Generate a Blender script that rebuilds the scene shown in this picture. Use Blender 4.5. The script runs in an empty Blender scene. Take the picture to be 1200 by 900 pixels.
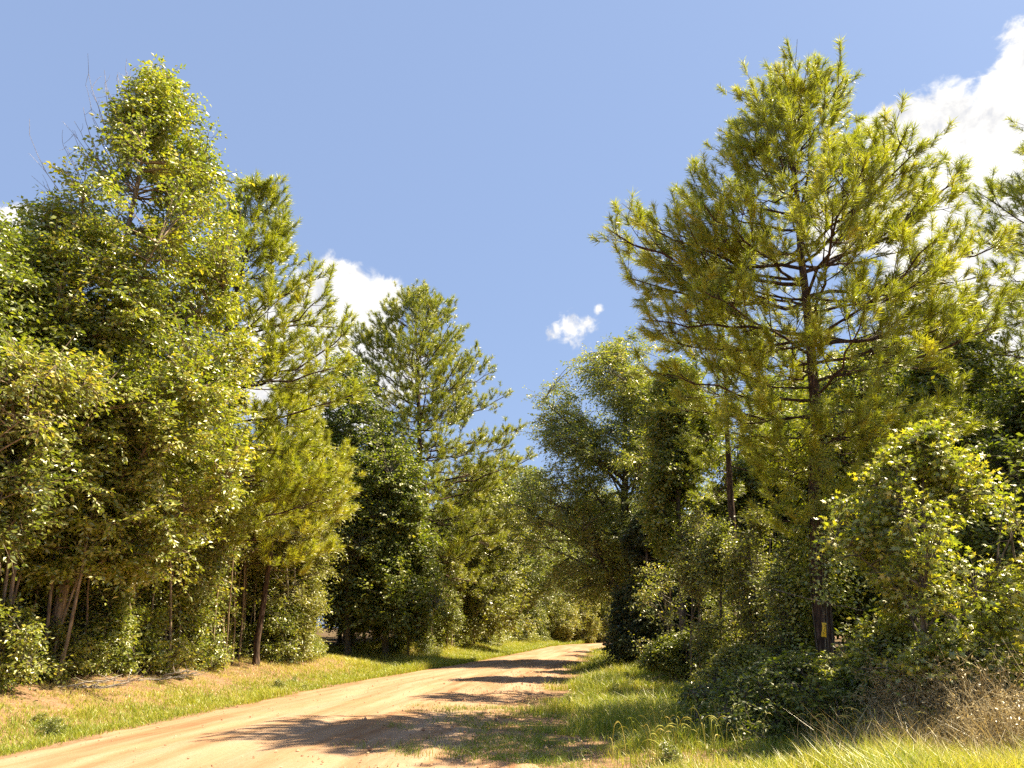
import bpy, math
import numpy as np

# ------------------------------------------------------------------ basics
SC = bpy.context.scene
COL = SC.collection
TILT = math.radians(17.46)
FPX = 906.0
CAMZ = 1.6
CT, ST = math.cos(TILT), math.sin(TILT)
SUN_EL = math.radians(55)
SUN_AZ = math.radians(15)            # from +X (right) towards +Y (ahead)


def ray(px, py):
    u = (px - 600.0) / FPX
    v = (450.0 - py) / FPX
    return np.array([u, CT - v * ST, ST + v * CT])


def at(px, py, Y):
    r = ray(px, py)
    t = Y / r[1]
    return np.array([r[0] * t, Y, CAMZ + r[2] * t])


def sstep(a, b, x):
    t = np.clip((np.asarray(x, float) - a) / (b - a), 0, 1)
    return t * t * (3 - 2 * t)


def nrm(v):
    return v / np.maximum(np.linalg.norm(v, axis=-1, keepdims=True), 1e-9)


_lat = np.random.default_rng(77).random((256, 256))


def vnoise(x, y):
    x = np.asarray(x, float)
    y = np.asarray(y, float)
    xi = np.floor(x).astype(int)
    yi = np.floor(y).astype(int)
    fx, fy = x - xi, y - yi
    fx = fx * fx * (3 - 2 * fx)
    fy = fy * fy * (3 - 2 * fy)
    g = lambda a, b: _lat[a & 255, b & 255]
    return (g(xi, yi) * (1 - fx) + g(xi + 1, yi) * fx) * (1 - fy) + (g(xi, yi + 1) * (1 - fx) + g(xi + 1, yi + 1) * fx) * fy


def fbm(x, y, o=4):
    s, a, t = 0, 1.0, 0
    for i in range(o):
        s = s + a * vnoise(np.asarray(x) * 2 ** i + 17.3 * i, np.asarray(y) * 2 ** i + 9.1 * i)
        t += a
        a *= 0.5
    return s / t


# ------------------------------------------------------------------ road and ground shape
_ys = np.arange(-60, 200, 0.5)


def _smooth(kx, ky):
    v = np.interp(_ys, kx, ky)
    k = np.hanning(15)
    k /= k.sum()
    return np.convolve(np.pad(v, 7, mode='edge'), k, mode='valid')


_xl = _smooth([-60, 0, 11, 15, 25, 40, 55, 70, 78, 86, 95, 110, 140, 200], [-7.2, -7.0, -6.7, -6.1, -4.9, -1.7, 0.8, 3.2, 5.4, 9.5, 17, 34, 70, 150])
_xr = _smooth([-60, 0, 9, 17, 30, 53, 72, 80, 88, 97, 110, 140, 200], [0.6, 0.6, 0.5, 0.4, 2.0, 5.0, 8.8, 12, 17.5, 26, 42, 80, 160])


def xl(y):
    return np.interp(y, _ys, _xl)


def xr(y):
    return np.interp(y, _ys, _xr)


def road_in(x, y):
    """distance inside the road edge (positive inside), with a ragged edge"""
    wob = 0.55 * (fbm(np.asarray(x) * 0.9 + 40, np.asarray(y) * 0.9, 4) - 0.5) * 2
    return np.minimum(np.asarray(x) - xl(y), xr(y) - np.asarray(x)) + wob


def hgt(x, y):
    x = np.asarray(x, float)
    y = np.asarray(y, float)
    dl = xl(y) - x
    dr = x - xr(y)
    gap = 1 - 0.75 * np.exp(-((y - 36) / 4.0) ** 2)
    z = 0.68 * sstep(0.3, 4.2, dl) * gap + 0.35 * sstep(6, 30, dl)
    z = z + 0.22 * sstep(0.5, 6, dr) + 0.3 * sstep(6, 25, dr)
    off = sstep(-0.3, 1.0, np.maximum(dl, dr))
    z = z + off * (0.22 * (fbm(x * 0.35, y * 0.35, 3) - 0.5) + 0.07 * (fbm(x * 1.7, y * 1.7, 3) - 0.5))
    c = (x - xl(y)) / np.maximum(xr(y) - xl(y), 0.1)
    z = z + (1 - off) * (0.07 * np.sin(np.clip(c, 0, 1) * math.pi))
    return z


# ------------------------------------------------------------------ mesh helpers
class Geo:
    def __init__(self):
        self.V, self.F, self.A, self.n = [], [], [], 0

    def add(self, V, F, tint=0.5):
        V = np.asarray(V, float).reshape(-1, 3)
        F = np.asarray(F, int).reshape(-1, 3)
        self.V.append(V)
        self.F.append(F + self.n)
        self.A.append(np.broadcast_to(np.asarray(tint, float), (len(V),)))
        self.n += len(V)

    def mesh(self, name, mat, smooth=False):
        V = np.concatenate(self.V)
        F = np.concatenate(self.F)
        A = np.concatenate(self.A)
        me = bpy.data.meshes.new(name)
        me.vertices.add(len(V))
        me.vertices.foreach_set('co', V.astype(np.float32).ravel())
        me.loops.add(F.size)
        me.loops.foreach_set('vertex_index', F.astype(np.int32).ravel())
        me.polygons.add(len(F))
        me.polygons.foreach_set('loop_start', np.arange(0, F.size, 3, dtype=np.int32))
        me.polygons.foreach_set('use_smooth', np.full(len(F), smooth))
        at_ = me.attributes.new('tint', 'FLOAT', 'POINT')
        at_.data.foreach_set('value', A.astype(np.float32))
        me.update(calc_edges=True)
        me.materials.append(mat)
        return me

    def obj(self, name, mat, parent=None, smooth=False, loc=None):
        o = bpy.data.objects.new(name, self.mesh(name, mat, smooth))
        COL.objects.link(o)
        if parent is not None:
            o.parent = parent
        if loc is not None:
            o.location = loc
        return o


def tubes(P, R, s=5):
    """P (n,k,3) polylines, R (n,k) radii -> verts, tris"""
    P = np.asarray(P, float)
    R = np.asarray(R, float)
    n, k, _ = P.shape
    t = nrm(np.gradient(P, axis=1))
    m = nrm(t.mean(axis=1))
    ref = np.where(np.abs(m[:, 2:3]) > 0.8, np.array([[1.0, 0.1, 0]]), np.array([[0, 0.05, 1.0]]))
    a = nrm(np.cross(t, ref[:, None, :]))
    b = np.cross(t, a)
    an = np.linspace(0, 2 * math.pi, s, endpoint=False)
    V = P[:, :, None, :] + R[:, :, None, None] * (np.cos(an)[None, None, :, None] * a[:, :, None, :] + np.sin(an)[None, None, :, None] * b[:, :, None, :])
    idx = np.arange(n * k * s).reshape(n, k, s)
    i0, i1 = idx[:, :-1], idx[:, 1:]
    j0, j1 = np.roll(i0, -1, axis=2), np.roll(i1, -1, axis=2)
    F = np.concatenate([np.stack([i0, j0, j1], -1).reshape(-1, 3), np.stack([i0, j1, i1], -1).reshape(-1, 3)])
    return V.reshape(-1, 3), F


def bez(A, B, C, k):
    u = np.linspace(0, 1, k)[None, :, None]
    return A[:, None] * (1 - u) ** 2 + 2 * B[:, None] * u * (1 - u) + C[:, None] * u * u


LEAF = (np.array([[0, 0, 0], [1, 0, -.14], [.42, .30, .07], [.42, -.30, .07]], float), np.array([[0, 3, 1], [0, 1, 2]]))
LANCE = (np.array([[0, 0, 0], [1, 0, -.12], [.45, .19, .05], [.45, -.19, .05]], float), np.array([[0, 3, 1], [0, 1, 2]]))


def _star():
    pts = [(0, 0, 0)]
    for a, r in [(-150, .22), (-112, .42), (-80, .2), (-55, .55), (-28, .24), (0, .66), (28, .24), (55, .55), (80, .2), (112, .42), (150, .22)]:
        a = math.radians(a)
        pts.append((.36 + r * math.cos(a), r * math.sin(a), -.10 * r if r > .4 else .03))
    V = np.array(pts)
    c = len(V)
    V = np.vstack([V, [[.36, 0, .05]]])
    ring = list(range(0, c))
    F = [(c, ring[i], ring[(i + 1) % c]) for i in range(c)]
    return V, np.array(F)


STAR = _star()


def scatter(geo, tpl, P, X, N, S, tint):
    """instances of a leaf template; X = leaf axis, N = approx normal, S = size"""
    X = nrm(X)
    Y = nrm(np.cross(N, X))
    Z = np.cross(X, Y)
    TV, TF = tpl
    S = np.broadcast_to(np.asarray(S, float), (len(P),))
    V = P[:, None] + S[:, None, None] * (TV[None, :, 0:1] * X[:, None] + TV[None, :, 1:2] * Y[:, None] + TV[None, :, 2:3] * Z[:, None])
    F = TF[None] + (np.arange(len(P)) * len(TV))[:, None, None]
    geo.add(V, F, np.repeat(np.broadcast_to(tint, (len(P),)), len(TV)))


# ------------------------------------------------------------------ materials
class NT:
    def __init__(self, tree):
        self.t = tree
        tree.nodes.clear()

    def n(self, typ, **kw):
        nd = self.t.nodes.new(typ)
        for k, v in kw.items():
            if k == 'ins':
                for kk, vv in v.items():
                    s = nd.inputs[kk]
                    if hasattr(vv, 'is_output') or isinstance(vv, bpy.types.NodeSocket):
                        self.t.links.new(vv, s)
                    else:
                        s.default_value = vv
            else:
                setattr(nd, k, v)
        return nd

    def math(self, op, a, b=None, c=None, clamp=False):
        ins = {0: a}
        if b is not None:
            ins[1] = b
        if c is not None:
            ins[2] = c
        nd = self.n('ShaderNodeMath', operation=op, ins=ins)
        nd.use_clamp = clamp
        return nd.outputs[0]

    def ramp(self, fac, stops):
        nd = self.n('ShaderNodeValToRGB', ins={0: fac})
        el = nd.color_ramp.elements
        while len(el) < len(stops):
            el.new(0.5)
        for e, (p, c) in zip(el, stops):
            e.position = p
            e.color = (*c, 1)
        return nd.outputs[0]

    def noise(self, vec, scale, detail=3, rough=0.55, dist=0.0):
        nd = self.n('ShaderNodeTexNoise', ins={'Vector': vec, 'Scale': scale, 'Detail': detail, 'Roughness': rough, 'Distortion': dist})
        return nd.outputs[0]

    def mix(self, f, a, b, mode='MIX'):
        nd = self.n('ShaderNodeMix', data_type='RGBA', blend_type=mode)
        for s, v in ((nd.inputs[0], f), (nd.inputs[6], a), (nd.inputs[7], b)):
            if isinstance(v, bpy.types.NodeSocket):
                self.t.links.new(v, s)
            else:
                s.default_value = v if isinstance(v, float) else (*v, 1) if len(v) == 3 else v
        return nd.outputs[2]


def newmat(name):
    m = bpy.data.materials.new(name)
    m.use_nodes = True
    return m, NT(m.node_tree)


def leaf_mat(name, stops, trans=(1.3, 1.38, 0.5), tfac=0.46, gloss=0.06, rough=0.36):
    m, t = newmat(name)
    a = t.n('ShaderNodeAttribute', attribute_name='tint')
    oi = t.n('ShaderNodeObjectInfo')
    f = t.math('ADD', a.outputs['Fac'], t.math('MULTIPLY', t.math('SUBTRACT', oi.outputs['Random'], 0.5), 0.22), clamp=True)
    c = t.ramp(f, stops)
    ct = t.mix(1.0, c, trans, 'MULTIPLY')
    d = t.n('ShaderNodeBsdfDiffuse', ins={'Color': c})
    tr = t.n('ShaderNodeBsdfTranslucent', ins={'Color': ct})
    mx = t.n('ShaderNodeMixShader', ins={0: tfac, 1: d.outputs[0], 2: tr.outputs[0]})
    g = t.n('ShaderNodeBsdfGlossy', ins={'Color': (1, 0.97, 0.9, 1), 'Roughness': rough + .08})
    lw = t.n('ShaderNodeLayerWeight', ins={'Blend': 0.25})
    gf = t.math('ADD', t.math('MULTIPLY', lw.outputs['Fresnel'], 0.15), gloss)
    mx2 = t.n('ShaderNodeMixShader', ins={0: gf, 1: mx.outputs[0], 2: g.outputs[0]})
    t.n('ShaderNodeOutputMaterial', ins={0: mx2.outputs[0]})
    return m


def bark_mat(name, c1, c2, c3, sc=1.0, bump=0.6):
    m, t = newmat(name)
    tc = t.n('ShaderNodeTexCoord')
    mp = t.n('ShaderNodeMapping', ins={'Vector': tc.outputs['Object'], 'Scale': (9 * sc, 9 * sc, 1.6 * sc)})
    v = t.n('ShaderNodeTexVoronoi', feature='DISTANCE_TO_EDGE', ins={'Vector': mp.outputs[0], 'Scale': 1.6})
    nz = t.noise(mp.outputs[0], 1.2, 5, 0.65, 0.6)
    cr = t.math('SMOOTH_MIN', t.math('MULTIPLY', v.outputs['Distance'], 3.0), 1.0, 0.3)
    h = t.math('MULTIPLY', cr, nz)
    col = t.ramp(h, [(0.02, c1), (0.28, c2), (0.75, c3)])
    pt = t.noise(tc.outputs['Object'], 1.3, 4)
    col = t.mix(t.math('MULTIPLY', pt, 0.5), col, (c2[0] * 1.3, c2[1] * 1.4, c2[2] * 1.45))
    bp = t.n('ShaderNodeBump', ins={'Strength': bump, 'Distance': 0.03, 'Height': h})
    b = t.n('ShaderNodeBsdfPrincipled', ins={'Base Color': col, 'Roughness': 0.9, 'Normal': bp.outputs[0]})
    b.inputs['Specular IOR Level'].default_value = 0.15
    t.n('ShaderNodeOutputMaterial', ins={0: b.outputs[0]})
    return m


M = {}
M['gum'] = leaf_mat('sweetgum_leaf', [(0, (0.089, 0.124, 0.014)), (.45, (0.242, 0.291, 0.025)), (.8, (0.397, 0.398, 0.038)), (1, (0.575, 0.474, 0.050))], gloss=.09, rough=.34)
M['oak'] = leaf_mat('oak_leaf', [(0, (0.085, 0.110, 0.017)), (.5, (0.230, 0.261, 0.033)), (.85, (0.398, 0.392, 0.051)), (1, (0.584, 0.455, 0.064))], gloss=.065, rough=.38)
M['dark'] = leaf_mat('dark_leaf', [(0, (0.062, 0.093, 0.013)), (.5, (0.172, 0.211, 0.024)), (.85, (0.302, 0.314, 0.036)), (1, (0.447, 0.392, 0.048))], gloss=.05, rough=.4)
M['pale'] = leaf_mat('pale_leaf', [(0, (0.114, 0.130, 0.017)), (.5, (0.256, 0.268, 0.034)), (.85, (0.397, 0.357, 0.050)), (1, (0.549, 0.427, 0.075))], gloss=.06, rough=.4)
M['needle'] = leaf_mat('pine_needle', [(0, (0.125, 0.162, 0.014)), (.45, (0.302, 0.328, 0.026)), (.8, (0.468, 0.456, 0.036)), (1, (0.572, 0.490, 0.056))], trans=(1.2, 1.3, .45), tfac=.45, gloss=.04, rough=.42)
M['needle_dark'] = leaf_mat('far_pine_needle', [(0, (0.099, 0.127, 0.014)), (.5, (0.260, 0.284, 0.029)), (.85, (0.416, 0.402, 0.040)), (1, (0.520, 0.441, 0.056))], trans=(1.2, 1.3, .5), tfac=.42, gloss=.04, rough=.42)
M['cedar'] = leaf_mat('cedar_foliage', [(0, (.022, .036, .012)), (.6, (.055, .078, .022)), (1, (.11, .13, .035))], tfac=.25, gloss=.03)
M['grass'] = leaf_mat('grass_blade', [(0, (.070, .115, .013)), (.4, (.19, .255, .028)), (.75, (.40, .40, .05)), (1, (.58, .48, .16))], tfac=.4, gloss=.012, rough=.5)
M['straw'] = leaf_mat('dry_straw', [(0, (.17, .095, .05)), (.5, (.36, .22, .12)), (1, (.56, .41, .25))], trans=(1.1, 1, .8), tfac=.2, gloss=.03)
M['brush'] = leaf_mat('dry_brush', [(0, (.26, .20, .09)), (.5, (.46, .37, .19)), (1, (.66, .56, .34))], trans=(1.2, 1.05, .7), tfac=.3, gloss=.03)
M['bark_pine'] = bark_mat('pine_bark', (.018, .012, .010), (.095, .060, .042), (.20, .13, .095), 1.0, .8)
M['bark_grey'] = bark_mat('grey_bark', (.04, .032, .024), (.16, .13, .095), (.30, .25, .19), 1.2, .4)
M['bark_pale'] = bark_mat('pale_bark', (.12, .085, .055), (.30, .22, .145), (.44, .35, .25), 1.0, .4)
M['dead'] = bark_mat('dead_wood', (.16, .13, .11), (.36, .31, .27), (.50, .45, .40), 1.5, .3)


# ------------------------------------------------------------------ tagging
def thing(name, label, cat, loc, group=None, rot=0.0):
    o = bpy.data.objects.new(name, None)
    COL.objects.link(o)
    o.empty_display_size = 0.3
    o.location = tuple(float(v) for v in loc)
    o.rotation_euler = (0, 0, rot)
    o['label'] = label
    o['category'] = cat
    if group:
        o['group'] = group
    return o


def copy_tree(src, loc, rot, scale, label, group):
    r = src.copy()
    COL.objects.link(r)
    r.location = tuple(float(v) for v in loc)
    r.rotation_euler = (0, 0, rot)
    r.scale = scale if isinstance(scale, tuple) else (scale, scale, scale)
    r['label'] = label
    if group:
        r['group'] = group
    for ch in list(src.children):
        c = ch.copy()
        COL.objects.link(c)
        c.parent = r
    return r


# ------------------------------------------------------------------ tree generators
def profile_from(outline, Y, base):
    """outline rows (py, pxLeft, pxRight), read at depth Y -> local (z, axis x, left, right)"""
    rows = []
    for py, a, b in outline:
        A, B = at(a, py, Y), at(b, py, Y)
        rows.append((A[2] - base[2], A[0] - base[0], B[0] - base[0]))
    rows.sort()
    return np.array(rows)


class Hero:
    """crown envelope of a tree measured on its own depth plane"""

    def __init__(self, Y, base_px, base, outline, depth=0.85, tx=None):
        self.base = base
        self.rows = profile_from(outline, Y, base)
        self.H = self.rows[-1, 0] + 0.05
        self.depth = depth
        topx = 0.5 * (self.rows[-1, 1] + self.rows[-1, 2]) if tx is None else tx
        self.top = topx

    def axis(self, z):
        return self.top * np.clip(z / self.H, 0, 1) ** 1.2

    def R(self, z, az):
        ax = self.axis(z)
        L = np.maximum(ax - np.interp(z, self.rows[:, 0], self.rows[:, 1]), 0.15)
        Rr = np.maximum(np.interp(z, self.rows[:, 0], self.rows[:, 2]) - ax, 0.15)
        c = np.cos(az)
        w = (c + 1) / 2
        D = (L + Rr) / 2 * self.depth
        side = np.where(c > 0, Rr, L)
        e = 1 / np.sqrt((c / side) ** 2 + (np.sin(az) / D) ** 2)
        return e

    zmin = property(lambda s: s.rows[0, 0])


class Form:
    """generic crown envelope"""

    def __init__(self, H, rows):
        self.H = H
        self.rows = np.array(rows, float)      # (z fraction, radius)
        self.top = 0.0
        self.zmin = self.rows[0, 0] * H

    def axis(self, z):
        return 0.0 * np.asarray(z, float)

    def R(self, z, az):
        return np.interp(z, self.rows[:, 0] * self.H, self.rows[:, 1]) * (1 + 0 * az)


def rand_dir(rng, n):
    return nrm(rng.normal(size=(n, 3)))


def noise3(p, seed):
    r = np.random.default_rng(seed)
    s = np.zeros(len(p))
    for i in range(7):
        k = r.normal(size=3) * (0.7 + 0.28 * i)
        s += np.sin(p @ k + r.random() * 6.28) / (1 + 0.25 * i)
    return s / 3.2


def trunk_path(rng, form, k=14, wob=0.02, curve=0.0):
    tz = np.linspace(0, 1, k)
    z = tz * form.H * 0.985
    P = np.zeros((k, 3))
    P[:, 0] = form.axis(z)
    P[:, 2] = z
    w = np.cumsum(rng.normal(size=(k, 2)) * wob * form.H / k * 2.0, axis=0)
    w -= w[:1]
    P[:, :2] += w * np.linspace(1, .3, k)[:, None]
    P[:, 0] += curve * np.sin(tz * math.pi)
    return P


def flare_radii(r0, k, p=0.9, tip=0.012):
    t = np.linspace(0, 1, k)
    r = r0 * (1 - t) ** p + tip
    r[0] *= 1.35
    return r


def broadleaf(seed, form, r0=.16, n_limb=26, n_tip=810, nt=6, nq=7, leaf=.12, tpl=LEAF, gap=.35, shell=.42, steep=(.5, 1.2),
              droop=.15, tw=(.3, .65), tint=(.5, .16), bark='bark_grey', lmat='gum', stems=1, wob=.02, curve=0., dens=None, lump=.38, clump=.72):
    rng = np.random.default_rng(seed)
    H = form.H
    wood, lv = Geo(), Geo()
    if stems == 1:
        P = trunk_path(rng, form, 14, wob, curve)
        Pf = np.stack([np.interp(np.linspace(0, 1, 28), np.linspace(0, 1, 14), P[:, i]) for i in range(3)], 1)
        wood.add(*tubes(Pf[None], flare_radii(r0, 28)[None], 9))
        trunks = [P]
    else:
        trunks = []
        for s in range(stems):
            az = rng.random() * 6.28
            h = H * rng.uniform(.6, 1)
            Re = form.R(np.array([h]), np.array([az]))[0] * .6
            e = np.array([math.cos(az) * Re + form.axis(h), math.sin(az) * Re, h])
            b0 = np.array([rng.normal() * .12, rng.normal() * .12, 0])
            m = b0 * .6 + e * .4
            m[2] = h * .6
            P = bez(b0[None], m[None], e[None], 12)[0]
            P += np.cumsum(rng.normal(size=P.shape) * .012 * H / 4, axis=0)
            wood.add(*tubes(P[None], flare_radii(r0 * rng.uniform(.6, 1), 12, .8, .006)[None], 6))
            trunks.append(P)
    # tips in the envelope
    n = n_tip * 4
    zz = np.linspace(form.zmin, H, 200)
    pr = np.maximum(form.R(zz, np.zeros(200)) + form.R(zz, np.full(200, math.pi)), .1) ** 1.0
    z = np.interp(rng.random(n), np.cumsum(pr) / pr.sum(), zz)
    az = rng.random(n) * 6.2832
    R = form.R(z, az)
    u = rng.random(n) ** shell
    R = R * (1 + lump * np.sin(az * 3 + z * 1.1 + seed) * np.sin(z * 2.1 + az * 2 + seed * 2))
    r = R * u
    tips = np.stack([form.axis(z) + np.cos(az) * r, np.sin(az) * r, z], 1)
    ok = noise3(tips * 1.0 / clump, seed) > (gap - .5)
    if dens is not None:
        ok &= rng.random(n) < dens(tips)
    tips, u = tips[ok][:n_tip], u[ok][:n_tip]
    # limbs
    cand = np.where((u > .5) & (u < .93))[0]
    pick = cand[np.argsort(rng.random(len(cand)))[:n_limb]]
    E = tips[pick]
    hr = np.hypot(E[:, 0] - form.axis(E[:, 2]), E[:, 1])
    zs = np.clip(E[:, 2] - hr * rng.uniform(*steep, len(E)), .12 * H, H * .93)
    S = np.zeros_like(E)
    for i in range(len(E)):
        Pt = trunks[rng.integers(len(trunks))]
        S[i] = [np.interp(zs[i], Pt[:, 2], Pt[:, j]) for j in range(3)]
    Cc = S * .5 + E * .5
    Cc[:, 2] += (E[:, 2] - S[:, 2]) * .1 + rng.normal(size=len(E)) * .08 * hr
    Cc[:, :2] += rng.normal(size=(len(E), 2)) * .08 * hr[:, None]
    L = bez(S, Cc, E, 9)
    ll = np.linalg.norm(E - S, axis=1)
    rl = np.clip(.016 * ll + .006, .008, r0 * .5)
    wood.add(*tubes(L, rl[:, None] * np.linspace(1, .25, 9)[None], 5))
    C = L[:, 2:].reshape(-1, 3)
    C = np.vstack([C] + [t[t[:, 2] > form.zmin * .9] for t in trunks])
    d = np.linalg.norm(tips[:, None] - C[None], axis=2) + .9 * np.maximum(0, C[None, :, 2] - tips[:, None, 2])
    A = C[np.argmin(d, axis=1)]
    mid = (A + tips) / 2
    mid[:, 2] += np.linalg.norm(tips - A, axis=1) * .14
    TW = bez(A, mid, tips, 5)
    wood.add(*tubes(TW, np.linspace(.011, .004, 5)[None].repeat(len(tips), 0) * (1 + .6 * np.linalg.norm(tips - A, axis=1)[:, None]), 3))
    # twiglets
    td = nrm(TW[:, -1] - TW[:, 1])
    nT = len(tips)
    up = np.array([0, 0, 1.0])
    prm = rng.uniform(.3, 1.0, (nT, nt))
    prm[:, 0] = 1
    fi = prm * 4
    i0 = np.minimum(fi.astype(int), 3)
    fr = (fi - i0)[..., None]
    ar = np.arange(nT)[:, None]
    O = TW[ar, i0] * (1 - fr) + TW[ar, i0 + 1] * fr
    D = td[:, None] * .75 + rng.normal(size=(nT, nt, 3)) * .55 + up * (.12 - droop)
    D[:, :, 2] *= .75
    D = nrm(D)
    Ln = rng.uniform(tw[0], tw[1], (nT, nt))
    O, D, Ln = O.reshape(-1, 3), D.reshape(-1, 3), Ln.reshape(-1)
    E2 = O + D * Ln[:, None]
    E2[:, 2] -= droop * Ln * .6
    M2 = (O + E2) / 2
    M2[:, 2] += .06 * Ln
    W = bez(O, M2, E2, 3)
    wood.add(*tubes(W, np.array([[.0045, .0035, .002]]).repeat(len(W), 0), 3))
    q = np.linspace(.15, 1.02, nq)[None] + rng.uniform(-.06, .06, (len(O), nq))
    P = O[:, None] + (E2 - O)[:, None] * q[..., None]
    P[..., 2] += (.12 * Ln[:, None] * q * (1 - q))
    sd = np.where((np.arange(nq) % 2) == 0, 1., -1.)[None] * np.ones((len(O), 1))
    lat = nrm(np.cross(D, up))
    X = D[:, None] * rng.uniform(.2, .9, (len(O), nq, 1)) + lat[:, None] * sd[..., None] * .9 + rng.normal(size=(len(O), nq, 3)) * .35
    X[..., 2] -= .25
    N = up * .8 + rng.normal(size=(len(O), nq, 3)) * .75
    P, X, N = P.reshape(-1, 3), X.reshape(-1, 3), N.reshape(-1, 3)
    P = P + nrm(X) * rng.uniform(.01, .05, (len(P), 1))
    bt = np.repeat(np.clip(rng.normal(tint[0], tint[1] * .8, nT), 0, 1), nt * nq)
    tn = np.clip(bt + rng.normal(0, tint[1], len(P)), 0, 1)
    scatter(lv, tpl, P, X, N, leaf * rng.uniform(.6, 1.25, len(P)), tn)
    return wood, lv, trunks


def pine(seed, form, r0=.18, z0=None, step=.42, per=4, sub=2.3, nn=73, nl=.19, nw=.011, asc=(-5, 52), fill=1.0, extra=(), wob=.02, curve=0., tint=(.45, .14), lenj=(.62, 1.12), tuftgap=0.0, stub=0, tw=(.28, .6)):
    rng = np.random.default_rng(seed)
    H = form.H * .965
    wood, lv = Geo(), Geo()
    P = trunk_path(rng, form, 14, wob, curve)
    P[:, 2] *= .965
    Pf = np.stack([np.interp(np.linspace(0, 1, 30), np.linspace(0, 1, 14), P[:, i]) for i in range(3)], 1)
    wood.add(*tubes(Pf[None], flare_radii(r0, 30, .85)[None], 10))
    tr = lambda zz: np.stack([np.interp(zz, P[:, 2], P[:, j]) for j in range(3)], 1)
    z0 = form.zmin if z0 is None else z0
    S, E, up_ = [], [], []
    z = z0
    while z < H * .985:
        f = (z - z0) / max(H - z0, .1)
        k = max(2, int(round(per + rng.normal() * .8)))
        a0 = rng.random() * 6.28
        for j in range(k):
            az = a0 + j * 6.28 / k + rng.normal() * .35
            el = math.radians(asc[0] + (asc[1] - asc[0]) * f ** 1.2 + rng.normal() * 7)
            zz = z + rng.normal() * .12
            L = 1.0
            for _ in range(4):
                ze = min(zz + L * math.sin(el) * .9, H * .97)
                rr = float(form.R(np.array([ze]), np.array([az]))[0]) + abs(0)
                L = rr / max(math.cos(el), .35)
            L *= rng.uniform(*lenj)
            if el > .1:
                L = min(L, (H - zz) / math.sin(el) * rng.uniform(.55, 1.0) + .15)
            if rng.random() > fill or L < .12:
                continue
            s = tr(np.array([zz]))[0]
            if zz + L * math.sin(el) > .86 * H:
                L *= .72
            e = s + L * np.array([math.cos(az) * math.cos(el), math.sin(az) * math.cos(el), math.sin(el)])
            S.append(s)
            E.append(e)
        z += step * rng.uniform(.75, 1.25) * (1.0 if f < .7 else .75)
    for zz, e in extra:
        S.append(tr(np.array([zz]))[0])
        E.append(np.array(e))
    # leader
    S.append(tr(np.array([H * .86]))[0])
    E.append(P[-1] + [0, 0, -.01 * H])
    S, E = np.array(S), np.array(E)
    ll = np.linalg.norm(E - S, axis=1)
    C = (S + E) / 2 + rng.normal(size=S.shape) * .05 * ll[:, None]
    C[:, 2] -= .11 * ll
    Lm = bez(S, C, E, 9)
    Lm[:, 1:-1] += rng.normal(size=(len(S), 7, 3)) * .012 * ll[:, None, None]
    rl = np.clip(.0095 * ll + .006, .006, r0 * .36)
    wood.add(*tubes(Lm, rl[:, None] * np.linspace(1, .3, 9)[None], 5))
    up = np.array([0, 0, 1.])
    # secondary
    so, sd, sl = [], [], []
    for i in range(len(S)):
        m = max(2, int(ll[i] * sub + rng.random()))
        for j in range(m):
            u = .22 + .76 * (j + rng.random() * .7) / m
            f = u * 8
            a = min(int(f), 7)
            o = Lm[i, a] * (1 - (f - a)) + Lm[i, a + 1] * (f - a)
            t = nrm((Lm[i, a + 1] - Lm[i, a])[None])[0]
            side = nrm(np.cross(t, up + rng.normal(size=3) * .25)[None])[0] * (1 if j % 2 else -1)
            an = math.radians(rng.uniform(28, 58))
            d = t * math.cos(an) + side * math.sin(an) + up * rng.uniform(-.05, .38)
            so.append(o)
            sd.append(d)
            sl.append(rng.uniform(.28, .5) * ll[i] * (1.05 - u) + rng.uniform(.18, .4))
    so, sd, sl = np.array(so), nrm(np.array(sd)), np.array(sl)
    e2 = so + sd * sl[:, None]
    c2 = so + sd * sl[:, None] * .5
    c2[:, 2] -= .08 * sl
    e2[:, 2] += .06 * sl
    e2[:, 2] = np.minimum(e2[:, 2], H - .02 - .25 * rng.random(len(e2)))
    c2[:, 2] = np.minimum(c2[:, 2], H - .1)
    Sb = bez(so, c2, e2, 6)
    wood.add(*tubes(Sb, (np.clip(.008 * sl + .004, .004, .03))[:, None] * np.linspace(1, .45, 6)[None], 4))
    # twigs
    to, tdv, tl = [], [], []
    nsub = np.maximum(1, (sl * 4.6 + rng.random(len(sl))).astype(int))
    for i in range(len(so)):
        for j in range(nsub[i]):
            u = rng.uniform(.3, .97)
            f = u * 5
            a = min(int(f), 4)
            to.append(Sb[i, a] * (1 - (f - a)) + Sb[i, a + 1] * (f - a))
            d = sd[i] + rng.normal(size=3) * .5
            d[2] += .25
            tdv.append(d)
            tl.append(rng.uniform(*tw) * min(1, .45 + sl[i]))
    to, tdv, tl = np.array(to), nrm(np.array(tdv)), np.array(tl)
    te = to + tdv * tl[:, None]
    tm = (to + te) / 2
    te[:, 2] += .12 * tl
    low = te[:, 2] < H + .12
    to, tm, te, tl = to[low], tm[low], te[low], tl[low]
    Tw = bez(to, tm, te, 4)
    wood.add(*tubes(Tw, np.array([[.007, .006, .005, .004]]).repeat(len(Tw), 0), 3))
    # tufts at twig, secondary and limb ends
    tipP = np.vstack([te, e2, E])
    tipD = nrm(np.vstack([Tw[:, -1] - Tw[:, -2], Sb[:, -1] - Sb[:, -2], Lm[:, -1] - Lm[:, -2]]) )
    tipD = nrm(tipD + np.array([0, 0, .5]))
    if tuftgap > 0:
        keep = rng.random(len(tipP)) > tuftgap
        tipP, tipD = tipP[keep], tipD[keep]
    n = len(tipP)
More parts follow.
